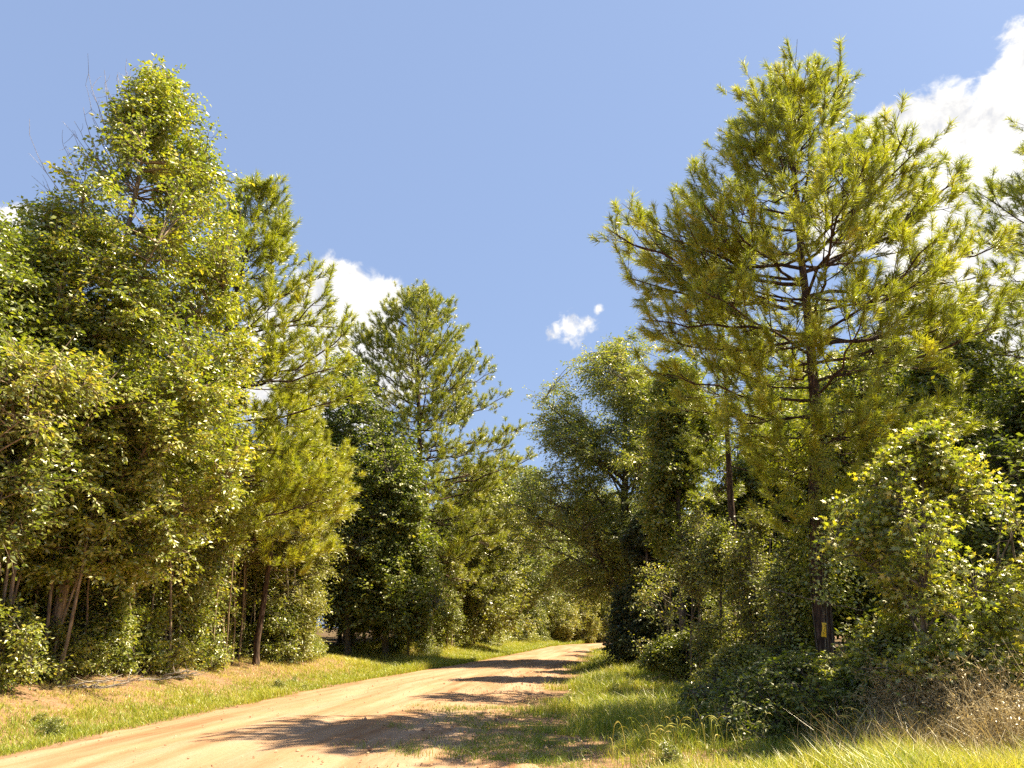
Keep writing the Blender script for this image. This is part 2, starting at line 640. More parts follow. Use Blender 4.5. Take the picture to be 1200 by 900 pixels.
    s = rng.uniform(-.30, .04, (n, nn)) * rng.uniform(.6, 1.15, (n, 1))
    base = tipP[:, None] + tipD[:, None] * s[..., None]
    ra = rng.normal(size=(n, nn, 3))
    ra = nrm(ra - (ra * tipD[:, None]).sum(-1, keepdims=True) * tipD[:, None])
    ang = np.radians(rng.uniform(8, 66, (n, nn)))[..., None]
    nd = nrm(tipD[:, None] * np.cos(ang) + ra * np.sin(ang))
    nd[..., 2] -= .10
    nd = nrm(nd)
    Ln = nl * rng.uniform(.65, 1.15, (n, nn, 1)) * rng.uniform(.8, 1.1, (n, 1, 1))
    wd = nrm(np.cross(nd, rng.normal(size=(n, nn, 3)))) * nw * .5
    V = np.stack([base - wd, base + wd, base + nd * Ln * .6 + wd * .8, base + nd * Ln + np.array([0, 0, -.012])], 2).reshape(-1, 3)
    F = (np.array([[0, 1, 2], [0, 2, 3]])[None] + (np.arange(n * nn) * 4)[:, None, None]).reshape(-1, 3)
    bt = np.clip(rng.normal(tint[0], tint[1], (n, 1)), 0, 1)
    tn = np.clip(bt + rng.normal(0, .1, (n, nn)), 0, 1)
    lv.add(V, F, np.repeat(tn.ravel(), 4))
    return wood, lv, P


def plant(name, label, cat, base, gen, bark, leaf, group=None, rot=0., parts=('trunk', 'crown')):
    wood, lv = gen[0], gen[1]
    r = thing(name, label, cat, base, group, rot)
    wood.obj(parts[0], M[bark], r, True)
    lv.obj(parts[1], M[leaf], r)
    return r


def ground_at(px, py_any, Y):
    p = at(px, py_any, Y)
    return np.array([p[0], Y, float(hgt(p[0], Y)) - 0.05])


# ------------------------------------------------------------------ camera, world, sun
cam = bpy.data.cameras.new('camera')
cam.sensor_width = 36
cam.lens = FPX / 1200 * 36
cam.clip_end = 3000
co = bpy.data.objects.new('camera', cam)
COL.objects.link(co)
co.location = (0, 0, CAMZ)
co.rotation_euler = (math.pi / 2 + TILT, 0, 0)
SC.camera = co

sun = bpy.data.lights.new('sun', 'SUN')
sun.energy = 5.0
sun.angle = math.radians(0.55)
sun.color = (1, .87, .62)
so_ = bpy.data.objects.new('sun', sun)
COL.objects.link(so_)
so_.rotation_euler = (0, math.pi / 2 - SUN_EL, SUN_AZ)

w = bpy.data.worlds.new('World')
SC.world = w
w.use_nodes = True
t = NT(w.node_tree)
sky = t.n('ShaderNodeTexSky', sky_type='NISHITA', sun_disc=False, sun_elevation=SUN_EL, sun_rotation=math.pi / 2 - SUN_AZ,
          air_density=1.0, dust_density=1.0, ozone_density=1.6, altitude=0)
tc = t.n('ShaderNodeTexCoord')
dirv = tc.outputs['Generated']
# a phone picture's pale violet-blue sky: the physical sky pulled towards one hue
skyc = t.mix(0.7, sky.outputs[0], (2.35, 2.95, 4.75))
skyc = t.mix(1.0, skyc, (.56, .60, .605), 'MULTIPLY')
n1 = t.n('ShaderNodeTexNoise', ins={'Vector': dirv, 'Scale': 9.0, 'Detail': 2.0, 'Roughness': .5})
warp = t.n('ShaderNodeVectorMath', operation='MULTIPLY_ADD', ins={0: n1.outputs['Color'], 1: (.07, .07, .07), 2: (-.035, -.035, -.035)})
dw = t.n('ShaderNodeVectorMath', operation='ADD', ins={0: dirv, 1: warp.outputs[0]}).outputs[0]
clouds = [(1215, 95, 62), (1190, 165, 80), (1120, 175, 68), (1075, 170, 52), (1045, 155, 40), (1150, 250, 110), (1240, 260, 140), (1080, 250, 80), (1010, 260, 60),
          (1150, 360, 120), (1260, 420, 140),
          (400, 348, 46), (366, 352, 34), (428, 378, 46), (400, 405, 64), (446, 432, 46), (345, 400, 60), (390, 460, 70), (300, 440, 60),
                    (24, 268, 34), (-4, 262, 36), (15, 300, 40)]
small = [(668, 386, 22), (652, 389, 14), (686, 381, 15), (701, 362, 7)]


def lobes(items, vec, k):
    f = None
    for px, py, rp in items:
        r_ = ray(px, py)
        ln = np.linalg.norm(r_)
        c = r_ / ln
        dn = t.n('ShaderNodeVectorMath', operation='DISTANCE', ins={0: vec, 1: tuple(c)}).outputs['Value']
        g = t.math('MULTIPLY_ADD', dn, -FPX * ln / rp, 1.0)
        f = g if f is None else t.math('SMOOTH_MAX', f, g, k)
    return f


nz = t.noise(dirv, 24.0, 8, .62, .3)
nlo = t.noise(dirv, 9.0, 4, .5)
nsm = t.noise(dirv, 85.0, 6, .62, .4)
dens = t.math('ADD', lobes(clouds, dw, .12), t.math('MULTIPLY', t.math('SUBTRACT', nz, .5), 1.15))
mask1 = t.n('ShaderNodeMapRange', interpolation_type='SMOOTHSTEP', ins={0: dens, 1: -.06, 2: .20, 3: 0., 4: 1.}).outputs[0]
dens2 = t.math('ADD', lobes(small, dirv, .25), t.math('MULTIPLY', t.math('SUBTRACT', nsm, .5), 2.2))
mask2 = t.n('ShaderNodeMapRange', interpolation_type='SMOOTHSTEP', ins={0: dens2, 1: .0, 2: 1.0, 3: 0., 4: 1.}).outputs[0]
mask = t.math('MAXIMUM', mask1, mask2)
off = t.n('ShaderNodeVectorMath', operation='ADD', ins={0: dirv, 1: (.012, .006, .016)}).outputs[0]
nz2 = t.noise(off, 24.0, 8, .62, .3)
lit = t.math('ADD', t.math('MULTIPLY', t.math('SUBTRACT', nz, nz2), 2.6), t.math('MULTIPLY_ADD', nlo, 2.2, -.42), clamp=True)
ccol = t.ramp(lit, [(.08, (2.6, 2.65, 2.8)), (.42, (3.3, 3.27, 3.23)), (.8, (3.9, 3.85, 3.75))])
wc = t.mix(mask, skyc, ccol)
bg = t.n('ShaderNodeBackground', ins={'Color': wc, 'Strength': 0.093})
t.n('ShaderNodeOutputWorld', ins={0: bg.outputs[0]})

SC.view_settings.view_transform = 'Standard'
SC.view_settings.look = 'None'
SC.view_settings.exposure = 1.68
SC.view_settings.gamma = 1
SC.view_settings.use_curve_mapping = False
cy = SC.cycles
cy.max_bounces = 9
cy.diffuse_bounces = 6
cy.glossy_bounces = 2
cy.transmission_bounces = 6
cy.transparent_max_bounces = 4
cy.caustics_reflective = False
cy.caustics_refractive = False
cy.sample_clamp_indirect = 3
cy.use_denoising = False
cy.use_adaptive_sampling = True
cy.adaptive_threshold = 0.015

# ------------------------------------------------------------------ ground sheet
def grid_mesh(name, X, Y, Z, mat, extra=None):
    ny, nx = X.shape
    idx = np.arange(nx * ny).reshape(ny, nx)
    a, b, c, d = idx[:-1, :-1], idx[:-1, 1:], idx[1:, 1:], idx[1:, :-1]
    F = np.concatenate([np.stack([a, b, c], -1).reshape(-1, 3), np.stack([a, c, d], -1).reshape(-1, 3)])
    g = Geo()
    g.add(np.stack([X, Y, Z], -1).reshape(-1, 3), F, 0.5 if extra is None else extra.ravel())
    o = g.obj(name, mat, None, True)
    o['kind'] = 'structure'
    return o


m, t = newmat('forest_floor')
tc = t.n('ShaderNodeTexCoord')
oc = tc.outputs['Object']
at_ = t.n('ShaderNodeAttribute', attribute_name='tint')     # 0 forest litter .. 1 bare verge soil
big = t.noise(oc, .55, 5, .6)
fine = t.noise(oc, 14., 6, .7)
soil = t.ramp(fine, [(.25, (.15, .080, .046)), (.5, (.265, .155, .092)), (.75, (.38, .26, .17))])
lit_ = t.ramp(t.noise(oc, 22., 6, .75), [(.28, (.035, .022, .014)), (.5, (.11, .070, .042)), (.72, (.23, .155, .095))])
sel = t.math('ADD', at_.outputs['Fac'], t.math('MULTIPLY', t.math('SUBTRACT', big, .5), .9), clamp=True)
col = t.mix(sel, lit_, soil)
col = t.mix(t.ramp(t.noise(oc, 2.3, 4), [(.5, (0, 0, 0)), (.68, (.7, .7, .7))]), col, (.105, .115, .025))
bp = t.n('ShaderNodeBump', ins={'Strength': .7, 'Distance': .04, 'Height': t.noise(oc, 17., 6, .7)})
b = t.n('ShaderNodeBsdfPrincipled', ins={'Base Color': col, 'Roughness': .95, 'Normal': bp.outputs[0]})
b.inputs['Specular IOR Level'].default_value = .1
t.n('ShaderNodeOutputMaterial', ins={0: b.outputs[0]})
M['ground'] = m

tx = np.linspace(-1, 1, 300)
gx = np.sinh(tx * 4.2) / math.sinh(4.2) * 600
ty = np.linspace(0, 1, 340)
gy = -60 + 660 * (0.27 * ty + .73 * ty ** 4)
GX, GY = np.meshgrid(gx, gy)
GZ = hgt(GX, GY)
rin = road_in(GX, GY)
GZ = GZ - .09 * sstep(.25, .9, rin)
verge = sstep(9.5, 4.0, np.maximum(xl(GY) - GX, (GX - xr(GY)) * .9))
grid_mesh('ground', GX, GY, GZ, M['ground'], verge)

# ------------------------------------------------------------------ road
m, t = newmat('packed_dirt')
tc = t.n('ShaderNodeTexCoord')
oc = tc.outputs['Object']
at_ = t.n('ShaderNodeAttribute', attribute_name='tint')    # metres across the road / 10
al = t.n('ShaderNodeSeparateXYZ', ins={0: oc})
cv = t.n('ShaderNodeCombineXYZ', ins={0: t.math('MULTIPLY', at_.outputs['Fac'], 10.), 1: t.math('MULTIPLY', al.outputs[1], .085), 2: 0.})
streak = t.math('ADD', t.math('MULTIPLY', t.noise(cv.outputs[0], 3.2, 6, .62, .4), .55), t.math('MULTIPLY', t.noise(cv.outputs[0], 1.15, 3, .5, .3), .45))
fine = t.noise(oc, 26., 6, .72)
blot = t.noise(oc, 1.1, 5, .6)
col = t.ramp(streak, [(.34, (.215, .105, .052)), (.45, (.315, .19, .108)), (.56, (.375, .255, .168)), (.7, (.405, .295, .208))])
col = t.mix(t.math('MULTIPLY', t.ramp(fine, [(.3, (1, 1, 1)), (.56, (0, 0, 0))]), .55), col, (.28, .145, .07))
col = t.mix(t.math('MULTIPLY', t.ramp(blot, [(.5, (0, 0, 0)), (.72, (1, 1, 1))]), .5), col, (.40, .23, .12))
hh = t.math('ADD', t.math('MULTIPLY', streak, .7), t.math('MULTIPLY', fine, .5))
bp = t.n('ShaderNodeBump', ins={'Strength': .55, 'Distance': .035, 'Height': hh})
b = t.n('ShaderNodeBsdfPrincipled', ins={'Base Color': col, 'Roughness': .95, 'Normal': bp.outputs[0]})
b.inputs['Specular IOR Level'].default_value = .1
t.n('ShaderNodeOutputMaterial', ins={0: b.outputs[0]})
M['dirt'] = m
ry = np.concatenate([np.arange(-40, 8, 1.0), np.arange(8, 45, .14), np.arange(45, 150, .5)])
rc = np.linspace(-.11, 1.11, 90)
RY, RC = np.meshgrid(ry, rc, indexing='ij')
RX = xl(RY) + RC * (xr(RY) - xl(RY))
CR = RC * (xr(RY) - xl(RY))
rut = -.035 * np.exp(-((CR - 1.7) / .28) ** 2) - .035 * np.exp(-((CR - 3.2) / .28) ** 2) - .03 * np.exp(-((CR - 4.7) / .3) ** 2) - .025 * np.exp(-((CR - 6.0) / .3) ** 2)
rough_ = sstep(4.2, 6.0, CR) * .05
RZ = hgt(RX, RY) + .02 + rut * (.6 + .8 * fbm(CR * 0, RY * .3)) + (.006 + rough_ * .8) * (fbm(RX * 5, RY * 5, 4) - .5) * 2
ins = road_in(RX, RY)
RZ = RZ - .12 * sstep(.25, -.25, ins)
road = grid_mesh('dirt_road', RX, RY, RZ, M['dirt'], CR / 10)

# clods of clay along the road's rough right side
g = Geo()
rng = np.random.default_rng(5)
n = 5500
yy = rng.uniform(8.5, 30, n) ** 1.0
xx = xl(yy) + (xr(yy) - xl(yy)) * np.clip(np.where(rng.random(n) < .85, rng.normal(.88, .14, n), rng.random(n)), 0.02, 1.08)
sz = np.clip(rng.lognormal(-4.6, .5, n), .004, .045)
oct_v = np.array([[1, 0, 0], [0, 1, 0], [-1, 0, 0], [0, -1, 0], [0, 0, .8], [0, 0, -.5]], float)
oct_f = np.array([[0, 1, 4], [1, 2, 4], [2, 3, 4], [3, 0, 4], [1, 0, 5], [2, 1, 5], [3, 2, 5], [0, 3, 5]])
V = oct_v[None] * (1 + rng.normal(0, .25, (n, 6, 1)))
an = rng.random(n) * 6.28
ca, sa = np.cos(an)[:, None], np.sin(an)[:, None]
V = np.stack([V[..., 0] * ca - V[..., 1] * sa, V[..., 0] * sa + V[..., 1] * ca, V[..., 2]], -1) * sz[:, None, None]
V += np.stack([xx, yy, hgt(xx, yy) + .02 + sz * .3], -1)[:, None]
g.add(V, oct_f[None] + (np.arange(n) * 6)[:, None, None], np.repeat(rng.random(n), 6))
m, t = newmat('clay_clod')
a = t.n('ShaderNodeAttribute', attribute_name='tint')
b = t.n('ShaderNodeBsdfPrincipled', ins={'Base Color': t.ramp(a.outputs['Fac'], [(0, (.22, .11, .055)), (.6, (.42, .25, .14)), (1, (.58, .40, .25))]), 'Roughness': .95})
t.n('ShaderNodeOutputMaterial', ins={0: b.outputs[0]})
o = g.obj('dirt_clods', m)
o['kind'] = 'stuff'
o['label'] = 'small loose clods of orange clay along the dirt road'
o['category'] = 'dirt clods'


# ------------------------------------------------------------------ grass
def blades(rng, x, y, h, wd, tint, geo, lean=.35, sink=.03):
    n = len(x)
    z = hgt(x, y) - sink
    a = rng.random(n) * 6.28
    b = rng.random(n) * 6.28
    ld = np.stack([np.cos(a), np.sin(a), 0 * a], -1) * (rng.random(n) ** .7 * lean * h)[:, None]
    sd = np.stack([np.cos(b), np.sin(b), 0 * b], -1) * (wd * .5)[:, None]
    B = np.stack([x, y, z], -1)
    up = np.stack([0 * h, 0 * h, h], -1)
    m1 = B + up * .55 + ld * .35
    tp = B + up * (1 - .25 * rng.random(n)[:, None]) + ld * 1.15
    V = np.stack([B - sd, B + sd, m1 + sd * .7, m1 - sd * .7, tp], 1)
    F = np.array([[0, 1, 2], [0, 2, 3], [3, 2, 4]])[None] + (np.arange(n) * 5)[:, None, None]
    geo.add(V, F, np.repeat(np.clip(tint, 0, 1), 5))


rng = np.random.default_rng(11)
# left verge: short bright strip by the road, drier and sparser up the bank
g = Geo()
n = 330000
y = 9 + 75 * rng.random(n) ** 1.7
dl = rng.random(n) ** 1.3 * 7.5 - .15
x = xl(y) - dl
pat = fbm(x * .55, y * .55, 4)
edge_ = fbm(x * 1.1 + 3, y * .45 + 8, 3)
strip = np.exp(-((dl - .75 - .9 * (edge_ - .5)) / (.35 + 1.1 * edge_)) ** 2) * sstep(.30, .46, fbm(x * 1.9, y * .9 + 40, 3))
dry = sstep(1.0, 3.0, dl) * (.45 + .55 * sstep(36, 24, y))
dn = np.clip(1.5 * strip + (.9 - .72 * dry) * sstep(.34, .55, pat) + .62 * sstep(.3, .55, fbm(x * .8 + 11, y * .8, 4)), 0, 1) * sstep(-.1, .25, dl)
dn *= 1 - .85 * np.exp(-((y - 34.5) / 1.5) ** 2) * sstep(.8, 2, dl)
k = rng.random(n) < dn
x, y, dl, pat, dry = x[k], y[k], dl[k], pat[k], dry[k]
h = rng.uniform(.05, .17, len(x)) * (1 + .9 * sstep(.5, .7, pat)) * (1 - .35 * dry) * (1 + sstep(18, 40, y) * .7)
tn = rng.normal(.58, .14, len(x)) + .32 * dry + .35 * (pat - .5)
blades(rng, x, y, h, rng.uniform(.006, .012, len(x)) * (1 + y / 40), tn, g, .7)
o = g.obj('verge_grass', M['grass'])
o['kind'] = 'stuff'
o['label'] = 'yellow green grass along the left bank of the road'
o['category'] = 'grass'

# right verge: tall green grass
g = Geo()
n = 380000
y = 7.2 + 70 * rng.random(n) ** 1.9
dr = rng.random(n) ** 1.1 * (8.0 + .05 * y) - .5
x = xr(y) + dr
pat = fbm(x * .5 + 30, y * .5, 4)
p2 = fbm(x * 1.4 + 60, y * 1.4, 3)
dn = np.clip(sstep(-.3, 1.2, dr + 2.4 * (p2 - .55)) * (.35 + 1.0 * sstep(.32, .55, pat)), 0, 1)
bare = np.exp(-(((x - 3.6) / 1.2) ** 2 + ((y - 16.5) / 1.1) ** 2))
dn *= 1 - .85 * bare
k = rng.random(n) < dn
x, y, dr, pat, p2 = x[k], y[k], dr[k], pat[k], p2[k]
h = rng.uniform(.13, .34, len(x)) * (.65 + 1.1 * sstep(.38, .68, pat)) * (.55 + .45 * sstep(0, 1.5, dr))
tn = rng.normal(.46, .15, len(x)) + .6 * (p2 - .5) + .08 * sstep(11, 8, y) + .06 + .34 * (rng.random(len(x)) < .24)
blades(rng, x, y, h, rng.uniform(.0045, .0095, len(x)) * (1 + y / 35), tn, g, .75)
# sparse tufts on the bare dirt before the camera
c = rng.uniform([-2.4, 9.2], [.9, 17], (420, 2))
c = c[rng.random(len(c)) < sstep(-2.6, .6, c[:, 0])]
c = c[fbm(c[:, 0] * .8, c[:, 1] * .8 + 5, 3) > .44]
c = np.repeat(c, 70, 0) + rng.normal(size=(len(c) * 70, 2)) * .16
blades(rng, c[:, 0], c[:, 1], rng.uniform(.03, .17, len(c)), rng.uniform(.005, .01, len(c)), rng.normal(.35, .12, len(c)), g, .9)
o = g.obj('tall_grass', M['grass'])
o['kind'] = 'stuff'
o['label'] = 'tall green grass on the right side of the road'
o['category'] = 'grass'

# seed-headed tall blades near the camera at right
g = Geo()
n = 900
x = rng.uniform(1.2, 6.5, n)
y = rng.uniform(8.6, 13.5, n)
k = fbm(x * .9, y * .9 + 9, 3) > .47
x, y = x[k], y[k]
n = len(x)
B = np.stack([x, y, hgt(x, y)], -1)
a = rng.random(n) * 6.28
hh = rng.uniform(.3, .62, n)
ld = np.stack([np.cos(a), np.sin(a), 0 * a], -1) * (rng.uniform(.1, .5, n) * hh)[:, None]
C = B + np.stack([0 * hh, 0 * hh, hh * 1.1], -1) + ld * .2
E = B + np.stack([0 * hh, 0 * hh, hh * rng.uniform(.7, 1, n)], -1) + ld * 1.3
P = bez(B, C, E, 8)
R = np.array([[.004, .004, .0035, .003, .003, .0045, .007, .002]]).repeat(n, 0) * rng.uniform(.6, 1.1, (n, 1))
V, F = tubes(P, R, 3)
g.add(V, F, np.repeat(np.clip(rng.normal(.75, .15, n), 0, 1), 24))
o = g.obj('seed_grass', M['grass'])
o['kind'] = 'stuff'
o['label'] = 'pale bending grass stems with seed heads near the bottom right'
o['category'] = 'grass'

g = Geo()
n = 9000
x = rng.normal(5.3, .85, n)
y = rng.normal(9.5, .75, n)
k = (x > 3.4) & (y > 8.2) & (fbm(x * 1.3, y * 1.3 + 3, 3) > .40)
x, y = x[k], y[k]
blades(rng, x, y, rng.uniform(.25, .75, len(x)) * (1 - .35 * (rng.random(len(x)) < .5)), rng.uniform(.004, .009, len(x)), rng.normal(.45, .2, len(x)), g, .85)
o = g.obj('dry_grass', M['brush'])
o['kind'] = 'stuff'
o['label'] = 'tall tan dry grass in the lower right corner'
o['category'] = 'grass'

# pine straw and dead litter on the left bank and the right verge
g = Geo()
n = 130000
y = 10 + 34 * rng.random(n) ** 1.4
dl = rng.uniform(1.0, 7.5, n)
x = xl(y) - dl
k = rng.random(n) < sstep(.36, .6, fbm(x * .5 + 7, y * .5, 4)) * sstep(.8, 2.6, dl)
x, y = x[k], y[k]
x2 = rng.normal(3.8, 1.0, 5000)
y2 = rng.normal(16.4, 1.0, 5000)
x, y = np.concatenate([x, x2]), np.concatenate([y, y2])
n = len(x)
a = rng.random(n) * 6.28
Ls = rng.uniform(.06, .22, n)
d = np.stack([np.cos(a), np.sin(a), rng.normal(.05, .22, n)], -1)
B = np.stack([x, y, hgt(x, y) + rng.uniform(0, .05, n)], -1)
sd = np.stack([-np.sin(a), np.cos(a), 0 * a], -1) * (rng.uniform(.004, .012, n) * .5)[:, None]
V = np.stack([B - sd, B + sd, B + d * Ls[:, None]], 1)
F = np.array([[0, 1, 2]])[None] + (np.arange(n) * 3)[:, None, None]
g.add(V, F, np.repeat(np.clip(rng.normal(.5, .22, n), 0, 1), 3))
o = g.obj('pine_straw', M['straw'])
o['kind'] = 'stuff'
o['label'] = 'brown pine straw lying over the left bank'
o['category'] = 'pine straw'

# ------------------------------------------------------------------ the trees one can name
def base_at(px, Y):
    """a point of the ground under picture column px at depth Y (near the horizon row)"""
    x = 0.0
    for _ in range(6):
        z = float(hgt(x, Y)) - .06
        tt = math.atan2(CAMZ - z, Y)              # angle below the horizon
        py = 450 + FPX * math.tan(TILT + tt)
        x = at(px, py, Y)[0]
    return np.array([x, Y, float(hgt(x, Y)) - .06])


# --- left: tall sweetgum
Bs = base_at(55, 17.)
h = Hero(17., 0, Bs, [(86, 168, 202), (112, 150, 222), (140, 134, 240), (175, 112, 256), (210, 92, 268), (260, 66, 276), (330, 36, 282), (420, 10, 290), (520, -10, 290), (600, 0, 270), (680, 20, 220)], .85)
gum_dens = lambda p: np.where((p[:, 0] < h.axis(p[:, 2]) - .15) & (p[:, 2] > h.H * .68), .25, 1.0)
gen = broadleaf(1, h, r0=.115, n_limb=46, n_tip=2100, nt=8, nq=9, leaf=.115, tpl=LEAF, gap=.06, shell=.5, lump=.14, clump=.5, steep=(.6, 1.5), droop=.10, tw=(.25, .55), tint=(.52, .17), bark='bark_pale', dens=gum_dens)
gum = plant('sweetgum_tree', 'tallest pale green sweetgum on the left bank, bare twigs at its upper left', 'tree', Bs, gen, 'bark_pale', 'gum')
# its bare twigs
g = Geo()
rng = np.random.default_rng(3)
n = 42
z = rng.uniform(.66, .97, n) * h.H
az = math.pi + rng.normal(0, .55, n)
R = h.R(z, az) * rng.uniform(.85, 1.35, n)
E = np.stack([h.axis(z) + np.cos(az) * R, np.sin(az) * R, z + rng.uniform(.4, 1.5, n)], 1)
S = np.stack([h.axis(z) * .98, 0 * z, z - rng.uniform(.7, 1.6, n)], 1)
Cc = (S + E) / 2 + np.array([-.25, 0, -.15])
P = bez(S, Cc, E, 9) + rng.normal(size=(n, 9, 3)) * .02
g.add(*tubes(P, (np.linspace(.016, .004, 9)[None]).repeat(n, 0), 4))
i = rng.integers(4, 9, 190)
j = rng.integers(0, n, 190)
O = P[j, i]
D = nrm(rng.normal(size=(190, 3)) * .7 + np.array([-.3, 0, .8])) * rng.uniform(.2, .6, (190, 1))
g.add(*tubes(bez(O, O + D * .5 + rng.normal(size=(190, 3)) * .03, O + D, 4), np.array([[.006, .005, .004, .003]]).repeat(190, 0), 3))
g.obj('bare_twigs', M['dead'], gum, True)

# --- left edge broadleaf and others beside it
Bs = base_at(-70, 14.5)
h0 = Hero(14.5, 0, Bs, [(262, -60, 8), (330, -130, 48), (400, -160, 82), (480, -160, 100), (560, -160, 96), (640, -140, 70)], .9)
gen = broadleaf(2, h0, r0=.15, n_limb=34, n_tip=1350, nt=8, nq=8, leaf=.11, gap=.32, lump=.2, clump=.55, shell=.5, droop=.12, tint=(.45, .17))
plant('sweetgum_tree', 'leafy tree cut off by the left edge of the view', 'tree', Bs, gen, 'bark_pale', 'gum')
Bs = base_at(30, 25.)
hp = Hero(25., 0, Bs, [(258, 20, 44), (330, -20, 80), (420, -30, 110), (520, -30, 110)], .9)
gen = pine(4, hp, r0=.15, nn=55)
plant('pine_tree', 'pine whose tip pokes out beside the tallest sweetgum at far left', 'tree', Bs, gen, 'bark_pine', 'needle')

# --- left pine behind the sweetgum
Bs = base_at(190, 21.)
h2 = Hero(21., 0, Bs, [(205, 296, 330), (235, 276, 350), (280, 258, 366), (330, 250, 392), (380, 240, 412), (430, 230, 420), (490, 225, 415), (560, 222, 408), (620, 235, 380)], .85)
p1, p2_ = at(378, 318, 20.6) - Bs, at(402, 430, 19.5) - Bs
gen = pine(5, h2, r0=.135, step=.44, per=4, nn=80, nl=.21, nw=.013, extra=[(h2.H * .66, p1), (h2.H * .52, p2_)], tint=(.62, .14), curve=-.2, lenj=(.8, 1.15))
plant('pine_tree', 'leaning pine with yellow green boughs right of the tallest sweetgum', 'tree', Bs, gen, 'bark_pine', 'needle')
# young pine in front, its bright boughs hanging over the verge
Bs = base_at(300, 25.)
h3 = Hero(25., 0, Bs, [(450, 335, 350), (490, 308, 382), (530, 285, 408), (575, 268, 416), (620, 258, 408), (660, 262, 385)], .9)
gen = pine(6, h3, r0=.09, step=.36, per=4, nn=91, nl=.23, nw=.013, asc=(5, 50), tint=(.72, .12), lenj=(.7, 1.2))
plant('young_pine', 'young pine with long bright yellow needles over the left verge', 'tree', Bs, gen, 'bark_pine', 'needle')
# weeping broadleaf at the corner of the left wood
Bs = base_at(338, 27.)
h4 = Hero(27., 0, Bs, [(500, 318, 380), (560, 305, 402), (620, 300, 408), (680, 300, 392), (735, 310, 365), (762, 325, 350)], .9)
gen = broadleaf(7, h4, r0=.06, n_limb=26, n_tip=702, nt=7, nq=9, leaf=.11, tpl=LANCE, gap=.42, shell=.5, lump=.5, droop=.3, tint=(.6, .15), steep=(.3, 1.0), stems=3)
plant('drooping_tree', 'small tree with drooping pale leaves at the corner of the left wood', 'tree', Bs, gen, 'bark_grey', 'pale')

# --- middle left: tall open pine and dark trees round it
Bs = base_at(497, 42.)
h5 = Hero(42., 0, Bs, [(324, 462, 515), (345, 438, 545), (385, 412, 572), (410, 404, 592), (450, 416, 584), (480, 420, 606), (520, 425, 612), (560, 418, 606), (610, 424, 602), (660, 436, 594)], .85)
gen = pine(8, h5, r0=.24, step=.62, per=4, sub=1.9, nn=59, nl=.25, nw=.017, asc=(-2, 58), tint=(.52, .15), lenj=(.8, 1.2), tw=(.35, .75))
plant('pine_tree', 'tall open pine in the middle of the left treeline', 'tree', Bs, gen, 'bark_pine', 'needle_dark')
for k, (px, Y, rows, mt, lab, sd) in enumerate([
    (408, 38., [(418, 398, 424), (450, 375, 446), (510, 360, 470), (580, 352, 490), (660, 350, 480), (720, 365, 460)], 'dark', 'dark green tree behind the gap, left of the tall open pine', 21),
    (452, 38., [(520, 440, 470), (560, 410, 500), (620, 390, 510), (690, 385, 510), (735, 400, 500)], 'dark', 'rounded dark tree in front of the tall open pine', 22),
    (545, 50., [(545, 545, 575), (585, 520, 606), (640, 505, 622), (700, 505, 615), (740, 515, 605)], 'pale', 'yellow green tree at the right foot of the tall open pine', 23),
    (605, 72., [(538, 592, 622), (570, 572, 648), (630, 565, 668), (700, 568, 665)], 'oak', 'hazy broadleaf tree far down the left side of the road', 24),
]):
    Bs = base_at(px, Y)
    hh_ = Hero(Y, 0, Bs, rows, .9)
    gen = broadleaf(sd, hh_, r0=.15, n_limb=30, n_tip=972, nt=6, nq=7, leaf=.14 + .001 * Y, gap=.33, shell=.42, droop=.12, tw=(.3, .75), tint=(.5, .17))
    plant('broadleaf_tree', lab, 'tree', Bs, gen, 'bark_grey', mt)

# --- centre right: big feathery oak
Bs = base_at(735, 38.)
h6 = Hero(38., 0, Bs, [(394, 720, 752), (420, 680, 772), (445, 638, 790), (480, 626, 800), (520, 610, 808), (570, 608, 812), (620, 612, 805), (660, 630, 795), (700, 650, 780)], .9)
gen = broadleaf(9, h6, r0=.28, n_limb=52, n_tip=1687, nt=7, nq=9, leaf=.17, tpl=LANCE, gap=.40, shell=.5, droop=.26, tw=(.45, 1.0), tint=(.5, .16), steep=(.35, 1.0), lump=.2)
plant('oak_tree', 'large feathery oak right of the road bend, under the small cloud', 'tree', Bs, gen, 'bark_grey', 'oak')
Bs = base_at(757, 31.)
h7 = Hero(31., 0, Bs, [(600, 752, 768), (630, 738, 786), (675, 726, 798), (720, 716, 806), (765, 718, 806)], 1.0)
gen = broadleaf(10, h7, r0=.12, n_limb=60, n_tip=1215, nt=7, nq=9, leaf=.15, tpl=LANCE, gap=.36, lump=.5, shell=.4, droop=.2, tw=(.2, .5), tint=(.5, .2), steep=(-.2, .2))
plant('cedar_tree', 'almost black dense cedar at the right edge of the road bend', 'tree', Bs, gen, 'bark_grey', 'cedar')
Bs = base_at(800, 27.)
h8 = Hero(27., 0, Bs, [(430, 782, 806), (480, 758, 835), (540, 752, 850), (600, 760, 850), (650, 770, 840)], .9)
gen = broadleaf(12, h8, r0=.13, n_limb=30, n_tip=945, nt=6, nq=8, leaf=.13, gap=.36, shell=.45, droop=.12, tint=(.5, .17))
plant('broadleaf_tree', 'broadleaf tree between the feathery oak and the slim dark trunked pine', 'tree', Bs, gen, 'bark_grey', 'dark')

# --- slim pine with the dark trunk
Bs = base_at(865, 21.)
h9 = Hero(21., 0, Bs, [(312, 828, 850), (350, 790, 880), (400, 765, 900), (450, 762, 915), (500, 775, 925), (550, 790, 930)], .9)
gen = pine(13, h9, r0=.12, step=.46, per=4, nn=70, nl=.20, nw=.012, tint=(.45, .14), z0=h9.zmin, asc=(-8, 50))
plant('pine_tree', 'slim pine with a straight dark bare trunk beside the biggest pine', 'tree', Bs, gen, 'bark_pine', 'needle')

